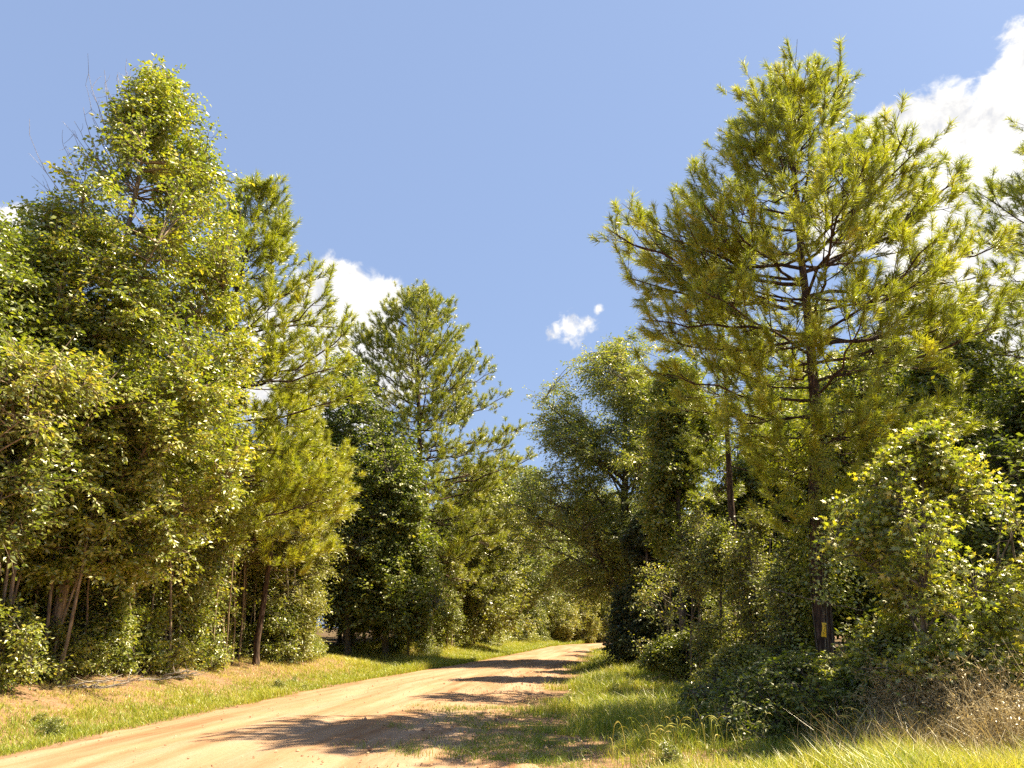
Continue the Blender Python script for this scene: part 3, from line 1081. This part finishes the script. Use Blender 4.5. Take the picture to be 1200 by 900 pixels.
# --- the big pine on the right
Bs = base_at(972, 15.)
hb = Hero(15., 0, Bs, [(80, 880, 958), (94, 842, 992), (114, 806, 1020), (146, 776, 1044), (184, 752, 1064), (222, 743, 1084), (262, 743, 1104), (300, 752, 1128), (350, 758, 1150), (400, 768, 1164), (450, 780, 1152), (495, 805, 1115), (535, 850, 1055), (570, 885, 1020), (620, 905, 1000)], .8)
ex = [(hb.H * .60, at(712, 268, 14.4) - Bs), (hb.H * .57, at(735, 325, 15.4) - Bs), (hb.H * .52, at(758, 375, 14.2) - Bs), (hb.H * .62, at(1128, 208, 15.) - Bs), (hb.H * .58, at(1175, 285, 14.6) - Bs), (hb.H * .5, at(1190, 350, 14.2) - Bs)]
gen = pine(14, hb, r0=.155, step=.40, per=4, sub=2.9, nn=95, nl=.20, nw=.009, tuftgap=.05, asc=(-6, 54), extra=ex, tint=(.5, .15), lenj=(.68, 1.12), fill=.95, curve=.12, z0=hb.zmin)
bigpine = plant('pine_tree', 'biggest pine, standing right of the road with a yellow tag on its trunk', 'tree', Bs, gen, 'bark_pine', 'needle')
bp_base, bp_path = Bs, gen[2]
# cones on the big pine: small dark eggs along its boughs
_me = bigpine.children[1].data
lv = np.zeros(len(_me.vertices) * 3, np.float32)
_me.vertices.foreach_get('co', lv)
lv = lv.reshape(-1, 3)[::997]
rng = np.random.default_rng(8)
cc = lv[rng.random(len(lv)) < 70 / len(lv)]
g = Geo()
prof = np.array([[0, 0], [.012, .012], [.022, .03], [.024, .045], [.018, .062], [.008, .078], [0, .085]])
for c in cc[:70]:
    a_ = np.linspace(0, 2 * math.pi, 8)[:-1]
    V = np.stack([prof[:, 0][:, None] * np.cos(a_), prof[:, 0][:, None] * np.sin(a_), np.broadcast_to(-prof[:, 1][:, None], (7, 7))], -1)
    idx = np.arange(49).reshape(7, 7)
    A_, B_ = idx[:-1], idx[1:]
    F = np.concatenate([np.stack([A_, np.roll(A_, -1, 1), np.roll(B_, -1, 1)], -1).reshape(-1, 3), np.stack([A_, np.roll(B_, -1, 1), B_], -1).reshape(-1, 3)])
    g.add(V.reshape(-1, 3) + c * np.array([.93, .93, 1]), F)
co_ = g.obj('cones', M['bark_pine'], bigpine, True)
co_['kind'] = 'stuff'

# --- pine cut by the right edge
Bs = base_at(1268, 18.)
hr = Hero(18., 0, Bs, [(60, 1235, 1290), (130, 1200, 1340), (200, 1168, 1370), (260, 1150, 1390), (330, 1140, 1400), (400, 1130, 1400), (450, 1150, 1390)], .9)
gen = pine(15, hr, r0=.15, step=.5, per=4, nn=73, nl=.19, nw=.0095, tint=(.45, .14), extra=[(hr.H * .62, at(1146, 225, 18.) - Bs)])
plant('pine_tree', 'pine cut off by the right edge of the view, in front of the cloud', 'tree', Bs, gen, 'bark_pine', 'needle')

# --- dark broadleaf trees at right
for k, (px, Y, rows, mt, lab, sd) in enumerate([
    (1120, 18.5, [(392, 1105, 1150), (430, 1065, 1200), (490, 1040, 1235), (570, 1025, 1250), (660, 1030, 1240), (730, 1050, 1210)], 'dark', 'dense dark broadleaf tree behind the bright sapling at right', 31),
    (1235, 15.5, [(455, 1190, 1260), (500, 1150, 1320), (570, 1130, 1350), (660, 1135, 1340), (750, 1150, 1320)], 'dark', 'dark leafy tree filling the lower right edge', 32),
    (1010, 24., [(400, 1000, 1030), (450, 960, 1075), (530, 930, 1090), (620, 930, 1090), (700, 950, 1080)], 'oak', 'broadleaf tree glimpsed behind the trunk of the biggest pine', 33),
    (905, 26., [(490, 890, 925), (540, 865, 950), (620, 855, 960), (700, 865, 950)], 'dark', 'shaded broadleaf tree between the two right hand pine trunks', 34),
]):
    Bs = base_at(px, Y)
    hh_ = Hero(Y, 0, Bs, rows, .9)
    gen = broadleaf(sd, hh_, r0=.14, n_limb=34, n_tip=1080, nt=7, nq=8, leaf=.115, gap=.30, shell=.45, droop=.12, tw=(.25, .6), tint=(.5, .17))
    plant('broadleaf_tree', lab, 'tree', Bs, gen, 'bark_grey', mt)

# --- bright sweetgum sapling at right
Bs = base_at(1085, 11.)
hs = Hero(11., 0, Bs, [(505, 1072, 1096), (540, 1035, 1125), (580, 1000, 1150), (640, 968, 1176), (690, 965, 1184), (740, 990, 1182), (790, 1010, 1170)], .9)
gen = broadleaf(16, hs, r0=.045, n_limb=34, n_tip=640, nt=5, nq=6, leaf=.092, tpl=STAR, gap=.42, lump=.5, clump=.5, shell=.5, droop=.12, tw=(.18, .38), tint=(.56, .17), steep=(.3, 1.2))
plant('sweetgum_sapling', 'sunlit sapling with star shaped leaves right of the tagged pine', 'sapling', Bs, gen, 'bark_grey', 'gum')

# --- thin saplings round the right pines
for px, Y, top, wpx, mt, lab, sd in [
    (812, 20.5, 585, 34, 'pale', 'thin yellow leaved sapling left of the slim dark trunk', 41),
    (842, 19., 620, 30, 'oak', 'thin dark stemmed sapling just left of the slim dark trunk', 42),
    (893, 18., 600, 34, 'pale', 'small leaved sapling just right of the slim dark trunk', 43),
    (925, 15.8, 640, 34, 'oak', 'shaded sapling close by the left of the tagged trunk', 44),
    (787, 23., 640, 34, 'oak', 'low sapling between the black cedar and the thin yellow sapling', 45)]:
    Bs = base_at(px, Y)
    hh_ = Hero(Y, 0, Bs, [(top, px - 8, px + 6), (top + 40, px - wpx * .8, px + wpx * .7), (top + 90, px - wpx, px + wpx), (top + 140, px - wpx * .9, px + wpx * .9), (top + 185, px - wpx * .6, px + wpx * .6)], 1.0)
    gen = broadleaf(sd, hh_, r0=.035, n_limb=22, n_tip=300, nt=6, nq=6, leaf=.075, gap=.46, lump=.6, clump=.5, shell=.5, droop=.15, tw=(.2, .45), tint=(.52, .18), stems=2)
    plant('sapling', lab, 'sapling', Bs, gen, 'bark_grey', mt)

# --- low shrubs at right
for px, Y, rows, mt, lab, sd, lf in [
    (930, 12.3, [(778, 905, 945), (800, 850, 1005), (828, 815, 1040), (862, 810, 1045)], 'dark', 'broad dark bush at the foot of the tagged pine', 51, .075),
    (1040, 12.2, [(735, 1020, 1060), (770, 985, 1100), (810, 975, 1120), (850, 975, 1125)], 'oak', 'dusty grey green bush between the dark bush and the dry brush', 52, .085),
    (870, 15.5, [(770, 855, 890), (800, 830, 915), (830, 825, 920)], 'pale', 'small sunlit bush left of the broad dark bush', 53, .07),
    (800, 22., [(745, 780, 820), (765, 765, 840), (785, 765, 840)], 'oak', 'low bush at the edge of the grass beyond the small sunlit bush', 54, .08),
    (1190, 11.5, [(700, 1160, 1220), (760, 1135, 1260), (820, 1130, 1270)], 'dark', 'dark bush at the right edge behind the dry brush', 55, .10)]:
    Bs = base_at(px, Y)
    hh_ = Hero(Y, 0, Bs, rows, 1.0)
    gen = broadleaf(sd, hh_, r0=.022, n_limb=26, n_tip=440, nt=6, nq=7, leaf=lf, gap=.42, lump=.55, clump=.5, shell=.5, droop=.15, tw=(.15, .32), tint=(.48, .18), stems=7)
    plant('bush', lab, 'bush', Bs, gen, 'bark_grey', mt, parts=('stems', 'foliage'))


def dry_brush(seed, H, R, n):
    rng = np.random.default_rng(seed)
    wood, lv = Geo(), Geo()
    a = rng.random(n) * 6.28
    r = R * rng.random(n) ** .6
    B = np.stack([np.cos(a) * r * .8, np.sin(a) * r * .8, 0 * r - .03], 1)
    hh = H * rng.uniform(.45, 1.05, n) * (1 - .45 * (r / R) ** 2)
    b = rng.random(n) * 6.28
    E = B + np.stack([np.cos(b) * hh * .45, np.sin(b) * hh * .45, hh], 1)
    P = bez(B, (B + E) / 2 + np.stack([0 * hh, 0 * hh, .2 * hh], 1) + rng.normal(size=(n, 3)) * .05, E, 7)
    wood.add(*tubes(P, np.linspace(.006, .0022, 7)[None].repeat(n, 0), 3), tint=rng.random())
    m = n * 5
    j = rng.integers(0, n, m)
    i = rng.integers(2, 7, m)
    O = P[j, i]
    D = nrm(rng.normal(size=(m, 3)) + np.array([0, 0, .7])) * rng.uniform(.1, .35, (m, 1)) * H
    Tn = bez(O, O + D * .5 + rng.normal(size=(m, 3)) * .02, O + D, 4)
    wood.add(*tubes(Tn, np.array([[.003, .0026, .002, .0016]]).repeat(m, 0), 3))
    q = m * 2
    j = rng.integers(0, m, q)
    i = rng.integers(1, 4, q)
    scatter(lv, LANCE, Tn[j, i] + rng.normal(size=(q, 3)) * .02, rng.normal(size=(q, 3)) + np.array([0, 0, -.5]), rng.normal(size=(q, 3)), rng.uniform(.02, .06, q), rng.random(q))
    return wood, lv


for px, Y, H, R, lab, sd in [
    (1085, 10.6, 1.05, .62, 'dry brown brush in front of the bright sapling', 61),
    (1150, 10.0, 1.15, .7, 'tallest dry brown brush near the lower right corner', 62),
    (1195, 9.2, .85, .6, 'dry pale brush cut by the lower right corner', 63)]:
    Bs = base_at(px, Y)
    gen = dry_brush(sd, H, R, 420)
    plant('dry_bush', lab, 'dry bush', Bs, gen, 'dead', 'brush', parts=('stems', 'dead_leaves'))
for c in [o for o in SC.objects if o.name.startswith('stems') and o.parent and o.parent.name.startswith('dry_bush')]:
    c.data.materials.clear()
    c.data.materials.append(M['brush'])

# --- creeper on the big pine's trunk
rng = np.random.default_rng(71)
wood, lv = Geo(), Geo()
nv = 13
for k in range(nv):
    ph = rng.random() * 6.28
    top = rng.uniform(3, 6.6)
    zz = np.linspace(.05, top, 40)
    cx = np.interp(zz, bp_path[:, 2], bp_path[:, 0])
    cyy = np.interp(zz, bp_path[:, 2], bp_path[:, 1])
    rr = .155 * (1 - zz / hb.H) ** .85 + .03
    a_ = ph + .5 * np.sin(zz * rng.uniform(.5, 1.2) + k)
    P = np.stack([cx + np.cos(a_) * rr, cyy + np.sin(a_) * rr, zz], 1)
    wood.add(*tubes(P[None], np.linspace(.014, .005, 40)[None], 4))
    q = 620
    i = rng.integers(0, 40, q)
    out = np.stack([np.cos(a_[i]), np.sin(a_[i]), 0 * a_[i]], 1)
    Pp = P[i] + out * (rng.random(q) ** 1.5 * .55 * (.4 + vnoise(zz[i] * 1.3, zz[i] * 0 + k)))[:, None] + rng.normal(size=(q, 3)) * .09
    tg = at(962, 738, 15.) - bp_base
    far_ = ((Pp[:, 0] - tg[0]) ** 2 + (Pp[:, 2] - tg[2]) ** 2 > .48 ** 2) | (Pp[:, 1] > cyy[0] + .05)
    Pp, i, out = Pp[far_], i[far_], out[far_]
    q = len(Pp)
    scatter(lv, LEAF, Pp, out + rng.normal(size=(q, 3)) * .6 + np.array([0, 0, -.4]), out * .6 + np.array([0, 0, .8]) + rng.normal(size=(q, 3)) * .4, rng.uniform(.05, .10, q), np.clip(rng.normal(.5, .18, q), 0, 1))
plant('climbing_vine', 'leafy creeper climbing the trunk of the tagged pine', 'vine', bp_base, (wood, lv), 'bark_grey', 'gum', parts=('stems', 'foliage'))

# --- yellow tag nailed to the big pine
tp = at(962, 738, 15.)
zl = tp[2] - bp_base[2]
cx = bp_base[0] + np.interp(zl, bp_path[:, 2], bp_path[:, 0])
cyy = bp_base[1] + np.interp(zl, bp_path[:, 2], bp_path[:, 1])
rt = .155 * (1 - zl / hb.H) ** .85 + .012
an = math.radians(-107)
tag = thing('yellow_tag', 'small yellow tag with dark lettering nailed to the biggest pine trunk', 'sign', (cx + math.cos(an) * (rt + .055), cyy + math.sin(an) * (rt + .055), tp[2]), None, an + math.pi / 2)
tag.rotation_euler = (math.radians(-4), math.radians(9), an + math.pi / 2)


def plate(pts, thick, bend):
    """outline of (x, z) points -> thin bent plate facing -Y"""
    rows = 13
    V, F = [], []
    zs = np.linspace(pts[0][1], pts[-1][1], rows)
    for s in (0, 1):
        for z in zs:
            wl = np.interp(z, [p[1] for p in pts], [p[0] for p in pts])
            for c in np.linspace(-1, 1, 5):
                x = c * wl
                V.append((x, bend * (x * x * 9) - .02 * math.sin((z - zs[0]) / (zs[-1] - zs[0]) * math.pi) + s * thick, z))
    nv_ = rows * 5
    for r in range(rows - 1):
        for c in range(4):
            a = r * 5 + c
            F += [(a, a + 1, a + 6), (a, a + 6, a + 5)]
            b = a + nv_
            F += [(b, b + 6, b + 1), (b, b + 5, b + 6)]
    edge = [r * 5 for r in range(rows)] + [(rows - 1) * 5 + c for c in range(1, 5)] + [r * 5 + 4 for r in range(rows - 2, -1, -1)] + [c for c in range(3, 0, -1)]
    for a, b in zip(edge, edge[1:] + edge[:1]):
        F += [(a, b, b + nv_), (a, b + nv_, a + nv_)]
    return np.array(V), np.array(F)


def simple_mat(name, c, rough=.5):
    m, t = newmat(name)
    tc = t.n('ShaderNodeTexCoord')
    nz = t.noise(tc.outputs['Object'], 30., 4)
    cc = t.mix(t.math('MULTIPLY', nz, .35), c, tuple(v * .7 for v in c))
    b = t.n('ShaderNodeBsdfPrincipled', ins={'Base Color': cc, 'Roughness': rough})
    t.n('ShaderNodeOutputMaterial', ins={0: b.outputs[0]})
    return m


g = Geo()
g.add(*plate([(.062, -.165), (.05, -.05), (.043, .08), (.055, .15), (.058, .165)], .004, .4))
g.obj('plate', simple_mat('yellow_paint', (.9, .56, .02)), tag, False)
ink = simple_mat('dark_ink', (.035, .02, .01))
g = Geo()


def bar(x0, z0, x1, z1, w_):
    d = np.array([x1 - x0, z1 - z0])
    d = d / np.linalg.norm(d)
    nx_, nz_ = -d[1] * w_ / 2, d[0] * w_ / 2
    y = lambda z: -.02 * math.sin((z + .165) / .33 * math.pi) - .004
    q = [(x0 + nx_, z0 + nz_), (x0 - nx_, z0 - nz_), (x1 - nx_, z1 - nz_), (x1 + nx_, z1 + nz_)]
    V = [(a, y(b), b) for a, b in q] + [(a, y(b) + .003, b) for a, b in q]
    g.add(V, [(0, 1, 2), (0, 2, 3), (4, 6, 5), (4, 7, 6), (0, 4, 5), (0, 5, 1), (1, 5, 6), (1, 6, 2), (2, 6, 7), (2, 7, 3), (3, 7, 4), (3, 4, 0)])


tag.scale = (.75, .75, .75)
# the lettering, too small to read in the picture: short dark strokes down the strip
for x0, z0, x1, z1 in [(.0, .118, .03, .118), (.028, .118, .028, .085), (.0, .085, .03, .085), (.012, .066, .03, .05), (.012, .04, .03, .05), (-.002, .02, .016, .02), (.016, .02, .016, -.005),
                       (-.004, -.03, .012, -.03), (-.012, -.06, .0, -.075), (.0, -.075, .0, -.095), (-.014, -.1, .006, -.1)]:
    bar(x0, z0, x1, z1, .009)
g.obj('lettering', ink, tag)['kind'] = 'stuff'

# --- long thin dead bough leaning through the right thicket
A_, B_ = at(905, 690, 14.4), at(1015, 716, 13.6)
g = Geo()
mid = (A_ + B_) / 2 + np.array([0, 0, -.05])
P = bez(A_[None], mid[None], B_[None], 14)[0] + np.random.default_rng(2).normal(size=(14, 3)) * .008
g.add(*tubes(P[None] - A_, np.linspace(.013, .006, 14)[None], 6))
o = g.obj('dead_branch', M['bark_grey'], None, True, tuple(A_))
o['label'] = 'long thin bare branch crossing in front of the tagged trunk'
o['category'] = 'branch'
# --- pale dead branches on the left bank
for k, (px, py, Y, L, a0) in enumerate([(62, 0, 16.0, 1.4, .1), (85, 0, 16.2, 1.2, .5), (100, 0, 16.5, 1.0, -.4), (40, 0, 15.4, 1.1, 2.8), (170, 0, 18.6, 1.2, .3), (190, 0, 19.2, .9, -.3)]):
    rng = np.random.default_rng(90 + k)
    Bs = base_at(px, Y)
    g = Geo()
    d = np.array([math.cos(a0), math.sin(a0), .08])
    P = np.linspace(0, 1, 10)[:, None] * d * L + np.cumsum(rng.normal(size=(10, 3)) * .02, 0)
    P[:, 2] = np.abs(P[:, 2]) + .06
    g.add(*tubes(P[None], np.linspace(.022, .006, 10)[None], 6))
    O = P[rng.integers(2, 9, 14)]
    D = nrm(np.stack([d[0] + rng.normal(size=14) * .7, d[1] + rng.normal(size=14) * .7, np.abs(rng.normal(size=14)) * .35], 1)) * rng.uniform(.25, .7, (14, 1)) * L * .6
    g.add(*tubes(bez(O, O + D * .5 + rng.normal(size=(14, 3)) * .03, O + D, 5), np.linspace(.009, .003, 5)[None].repeat(14, 0), 4))
    o = g.obj('dead_branch', M['dead'], None, True, tuple(Bs))
    o['label'] = 'pale dead branch lying on the bank below the tallest sweetgum'
    o['category'] = 'branch'
    o['group'] = 'dead branches on the left bank'

# ------------------------------------------------------------------ repeats that fill the woods
def proto(gen_fn, name, bark, leaf, parts=('trunk', 'crown')):
    gen = gen_fn()
    return plant(name, '', 'tree', (0, 0, 0), gen, bark, leaf, parts=parts)


FA = Form(12.5, [(.22, 1.6), (.35, 2.8), (.55, 3.2), (.75, 2.6), (.9, 1.5), (1, .3)])
FB = Form(10., [(.12, 1.5), (.3, 2.5), (.55, 2.6), (.8, 1.8), (1, .3)])
FC = Form(15., [(.35, 1.6), (.5, 2.6), (.65, 2.6), (.85, 1.7), (1, .3)])
FU = Form(5., [(.1, .5), (.3, 1.0), (.6, 1.1), (.85, .7), (1, .15)])
FS = Form(1.5, [(.02, .55), (.25, .95), (.6, .8), (.85, .5), (1, .15)])
protos = {
    'wide': proto(lambda: broadleaf(101, FA, r0=.16, n_limb=34, n_tip=1026, nt=6, nq=7, leaf=.16, gap=.34, tw=(.3, .75), tint=(.48, .17)), 'woodland_tree', 'bark_grey', 'oak'),
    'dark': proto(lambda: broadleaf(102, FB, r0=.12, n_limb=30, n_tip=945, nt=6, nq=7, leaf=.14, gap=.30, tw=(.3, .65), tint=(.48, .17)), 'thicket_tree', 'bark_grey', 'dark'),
    'pine': proto(lambda: pine(103, FC, r0=.18, step=.7, per=4, sub=1.7, nn=45, nl=.24, nw=.018, tint=(.4, .15), tw=(.35, .7)), 'woodland_pine', 'bark_pine', 'needle_dark'),
    'under': proto(lambda: broadleaf(104, FU, r0=.035, n_limb=18, n_tip=351, nt=5, nq=6, leaf=.10, gap=.34, stems=3, tw=(.2, .45), tint=(.5, .18)), 'undergrowth_sapling', 'bark_pale', 'gum'),
    'thin': proto(lambda: broadleaf(105, Form(6.5, [(.5, .5), (.7, 1.0), (.9, .7), (1, .15)]), r0=.04, n_limb=14, n_tip=202, nt=5, nq=6, leaf=.10, gap=.34, stems=2, tw=(.2, .45), tint=(.5, .18)), 'thin_stemmed_tree', 'bark_pale', 'oak'),
    'shrub': proto(lambda: broadleaf(106, FS, r0=.016, n_limb=20, n_tip=230, nt=4, nq=6, leaf=.085, gap=.46, stems=9, tw=(.14, .36), lump=.6, clump=.6, tint=(.52, .18)), 'edge_shrub', 'bark_grey', 'gum', ('stems', 'foliage')),
    'pale': proto(lambda: broadleaf(107, Form(4.2, [(.04, .9), (.3, 1.5), (.6, 1.5), (.85, .9), (1, .2)]), r0=.03, n_limb=20, n_tip=432, nt=6, nq=7, leaf=.11, gap=.28, stems=4, tw=(.2, .45), tint=(.55, .18)), 'pale_bush', 'bark_grey', 'pale', ('stems', 'foliage')),
}
used = set()


def put(kind, x, y, s, label, cat, group, rot=None, sz=None):
    rng_ = np.random.default_rng(int(abs(x * 131 + y * 977)) + 1)
    rot = rng_.random() * 6.28 if rot is None else rot
    loc = (x, y, float(hgt(x, y)) - .06)
    sc = (s, s, s * (sz or rng_.uniform(.9, 1.12)))
    src = protos[kind]
    if kind not in used:
        used.add(kind)
        src.location, src.rotation_euler, src.scale = loc, (0, 0, rot), sc
        src['label'], src['category'], src['group'] = label, cat, group
        return src
    r = copy_tree(src, loc, rot, sc, label, group)
    r['category'] = cat
    return r


rng = np.random.default_rng(2024)


def spread(n, fx, gap, tries=40):
    """n points from fx(rng) that keep a distance"""
    pts = []
    for _ in range(n * tries):
        p = fx(rng)
        if all((p[0] - q[0]) ** 2 + (p[1] - q[1]) ** 2 > gap * gap for q in pts):
            pts.append(p)
            if len(pts) >= n:
                break
    return pts


# left wood, behind the named trees
for x, y in spread(46, lambda r: (lambda Y: (xl(Y) - 7.5 - r.random() ** 1.2 * 24, Y))(r.uniform(17, 70)), 2.9):
    if 32 < y < 37 and x > xl(y) - 10:
        continue
    k = 'pine' if rng.random() < .15 else ('wide' if rng.random() < .4 else 'dark')
    s = rng.uniform(.62, .9) * (1 + max(0, y - 40) * .004)
    put(k, x, y, s, {'pine': 'pine standing back in the wood left of the road', 'wide': 'spreading tree standing back in the wood left of the road', 'dark': 'dense dark tree standing back in the wood left of the road'}[k], 'tree',
        {'pine': 'pines in the left wood', 'wide': 'spreading trees in the left wood', 'dark': 'dark trees in the left wood'}[k])
# left wood edge beyond the gap
for x, y in spread(13, lambda r: (lambda Y: (xl(Y) - 4.6 - r.random() * 3, Y))(r.uniform(42, 88)), 3.4):
    k = 'wide' if rng.random() < .5 else 'dark'
    put(k, x, y, rng.uniform(.75, 1.0), {'wide': 'spreading tree along the far left edge of the road', 'dark': 'dense dark tree along the far left edge of the road'}[k], 'tree',
        {'wide': 'spreading trees along the far left edge', 'dark': 'dark trees along the far left edge'}[k])
# closing the view beyond the bend
for x, y in spread(22, lambda r: (r.uniform(-12, 34), r.uniform(88, 120)), 3.6):
    if road_in(x, y) > -3:
        continue
    k = 'pine' if rng.random() < .2 else ('wide' if rng.random() < .6 else 'dark')
    put(k, x, y, rng.uniform(1.3, 1.7), {'pine': 'pine beyond the bend of the road', 'wide': 'spreading tree beyond the bend of the road', 'dark': 'dense dark tree beyond the bend of the road'}[k], 'tree',
        {'pine': 'pines beyond the bend', 'wide': 'spreading trees beyond the bend', 'dark': 'dark trees beyond the bend'}[k])
# right wood
for x, y in spread(30, lambda r: (lambda Y: (xr(Y) + 10.0 + r.random() ** 1.2 * 22, Y))(r.uniform(24, 85)), 3.4):
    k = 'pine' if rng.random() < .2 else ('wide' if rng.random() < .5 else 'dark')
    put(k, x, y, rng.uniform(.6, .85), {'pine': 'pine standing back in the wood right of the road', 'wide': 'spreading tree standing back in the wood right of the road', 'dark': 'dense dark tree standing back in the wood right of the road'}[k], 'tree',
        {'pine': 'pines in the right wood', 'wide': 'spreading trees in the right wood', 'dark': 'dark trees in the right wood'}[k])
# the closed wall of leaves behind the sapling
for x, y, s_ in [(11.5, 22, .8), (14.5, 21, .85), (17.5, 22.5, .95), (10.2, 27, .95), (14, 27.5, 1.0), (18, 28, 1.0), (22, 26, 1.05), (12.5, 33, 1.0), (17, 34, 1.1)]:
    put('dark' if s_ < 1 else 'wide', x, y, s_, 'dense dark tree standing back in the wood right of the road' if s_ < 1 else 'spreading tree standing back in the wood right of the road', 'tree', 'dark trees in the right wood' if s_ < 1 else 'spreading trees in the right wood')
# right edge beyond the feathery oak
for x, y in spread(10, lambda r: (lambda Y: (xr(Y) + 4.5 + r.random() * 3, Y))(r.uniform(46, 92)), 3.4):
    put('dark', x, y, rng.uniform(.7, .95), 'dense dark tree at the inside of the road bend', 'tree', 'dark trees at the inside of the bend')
for x, y in spread(16, lambda r: (lambda Y: (xl(Y) - 3.1 - r.random() * .7, Y))(r.uniform(12.8, 25)), .6):
    o = put('thin', x, y, rng.uniform(.85, 1.2), 'thin stemmed young tree crowded under the left wood', 'sapling', 'thin stemmed trees under the left wood')
    o.rotation_euler = (rng.normal() * .10, rng.normal() * .12, o.rotation_euler[2])
# undergrowth under the left wood
for x, y in spread(150, lambda r: (lambda Y: (xl(Y) - 3.7 - r.random() ** 2.2 * 8, Y))(12.5 + 18 * r.random()), .62):
    k = 'under' if rng.random() < .45 else 'thin'
    put(k, x, y, rng.uniform(.6, 1.15) if k == 'under' else rng.uniform(.8, 1.15), {'under': 'leafy sapling in the undergrowth below the left wood', 'thin': 'thin stemmed young tree crowded under the left wood'}[k], 'sapling',
        {'under': 'leafy saplings under the left wood', 'thin': 'thin stemmed trees under the left wood'}[k])
for x, y in spread(52, lambda r: (lambda Y: (xl(Y) - 2.7 - r.random() ** 1.5 * 4, Y))(r.uniform(38, 82)), 1.1):
    k = 'under' if rng.random() < .6 else 'thin'
    put(k, x, y, rng.uniform(.6, 1.0), {'under': 'leafy sapling along the road beyond the gap at left', 'thin': 'thin stemmed young tree along the road beyond the gap at left'}[k], 'sapling',
        {'under': 'leafy saplings beyond the gap', 'thin': 'thin stemmed trees beyond the gap'}[k])
for x, y in spread(26, lambda r: (lambda Y: (xr(Y) + 6.3 + r.random() * 6, Y))(r.uniform(17, 60)), 1.3):
    k = 'under' if rng.random() < .5 else 'thin'
    put(k, x, y, rng.uniform(.6, 1.0), {'under': 'leafy sapling in the thicket right of the road', 'thin': 'thin stemmed young tree in the thicket right of the road'}[k], 'sapling',
        {'under': 'leafy saplings in the right thicket', 'thin': 'thin stemmed trees in the right thicket'}[k])
# shrubs along the wood edges
for x, y in spread(62, lambda r: (lambda Y: (xl(Y) - 3.3 - r.random() ** 1.4 * 2.4, Y))(12.5 + 18.5 * r.random()), .55):
    put('shrub', x, y, rng.uniform(.35, 1.1), 'low shrub at the foot of the left wood', 'shrub', 'low shrubs below the left wood')
for x, y in spread(28, lambda r: (lambda Y: (xl(Y) - 2.3 - r.random() * 1.6, Y))(r.uniform(38, 92)), 1.3):
    put('shrub', x, y, rng.uniform(.6, 1.2), 'low shrub at the left wood edge beyond the gap', 'shrub', 'low shrubs beyond the gap')
for x, y in spread(14, lambda r: (lambda Y: (xl(Y) - .4 - r.random() * 1.0, Y))(11.5 + 30 * r.random() ** 1.3), .7):
    put('shrub', x, y, rng.uniform(.07, .22), 'small leafy weed on the grassy left bank', 'weed', 'small weeds on the left bank')
for x, y in spread(26, lambda r: (lambda Y: (xr(Y) + .2 + r.random() * 4.2, Y))(9.5 + 20 * r.random() ** 1.2), .7):
    put('shrub', x, y, rng.uniform(.08, .24), 'small leafy weed in the tall grass right of the road', 'weed', 'small weeds in the right grass')
for x, y in spread(14, lambda r: (lambda Y: (xr(Y) + 5.2 + r.random() * 2.5, Y))(r.uniform(15, 50)), 1.2):
    put('shrub', x, y, rng.uniform(.4, .9), 'low shrub at the edge of the right wood', 'shrub', 'low shrubs at the right wood edge')
for x, y in spread(12, lambda r: (lambda Y: (xl(Y) - 2.0 - r.random() * 4, Y))(r.uniform(74, 98)), 1.8):
    put('pale', x, y, rng.uniform(.7, 1.3), 'pale sunlit bush where the road bends out of sight', 'bush', 'pale bushes at the bend')
for x, y, s_ in [(7.2, 83, 1.2), (8.6, 87, 1.5), (10.2, 90, 1.3), (9.4, 95, 1.8), (12.0, 95.5, 1.6), (6.0, 90, 1.6)]:
    put('pale', x, y, s_, 'pale sunlit bush where the road bends out of sight', 'bush', 'pale bushes at the bend')
for x, y, s_ in [(9.0, 99, 1.2), (12.0, 101, 1.3), (15, 102, 1.3), (6.2, 97, 1.2), (3.6, 92, 1.15)]:
    put('dark', x, y, s_, 'dense dark tree beyond the bend of the road', 'tree', 'dark trees beyond the bend')
for k in protos:
    if k not in used:
        raise RuntimeError('unused ' + k)
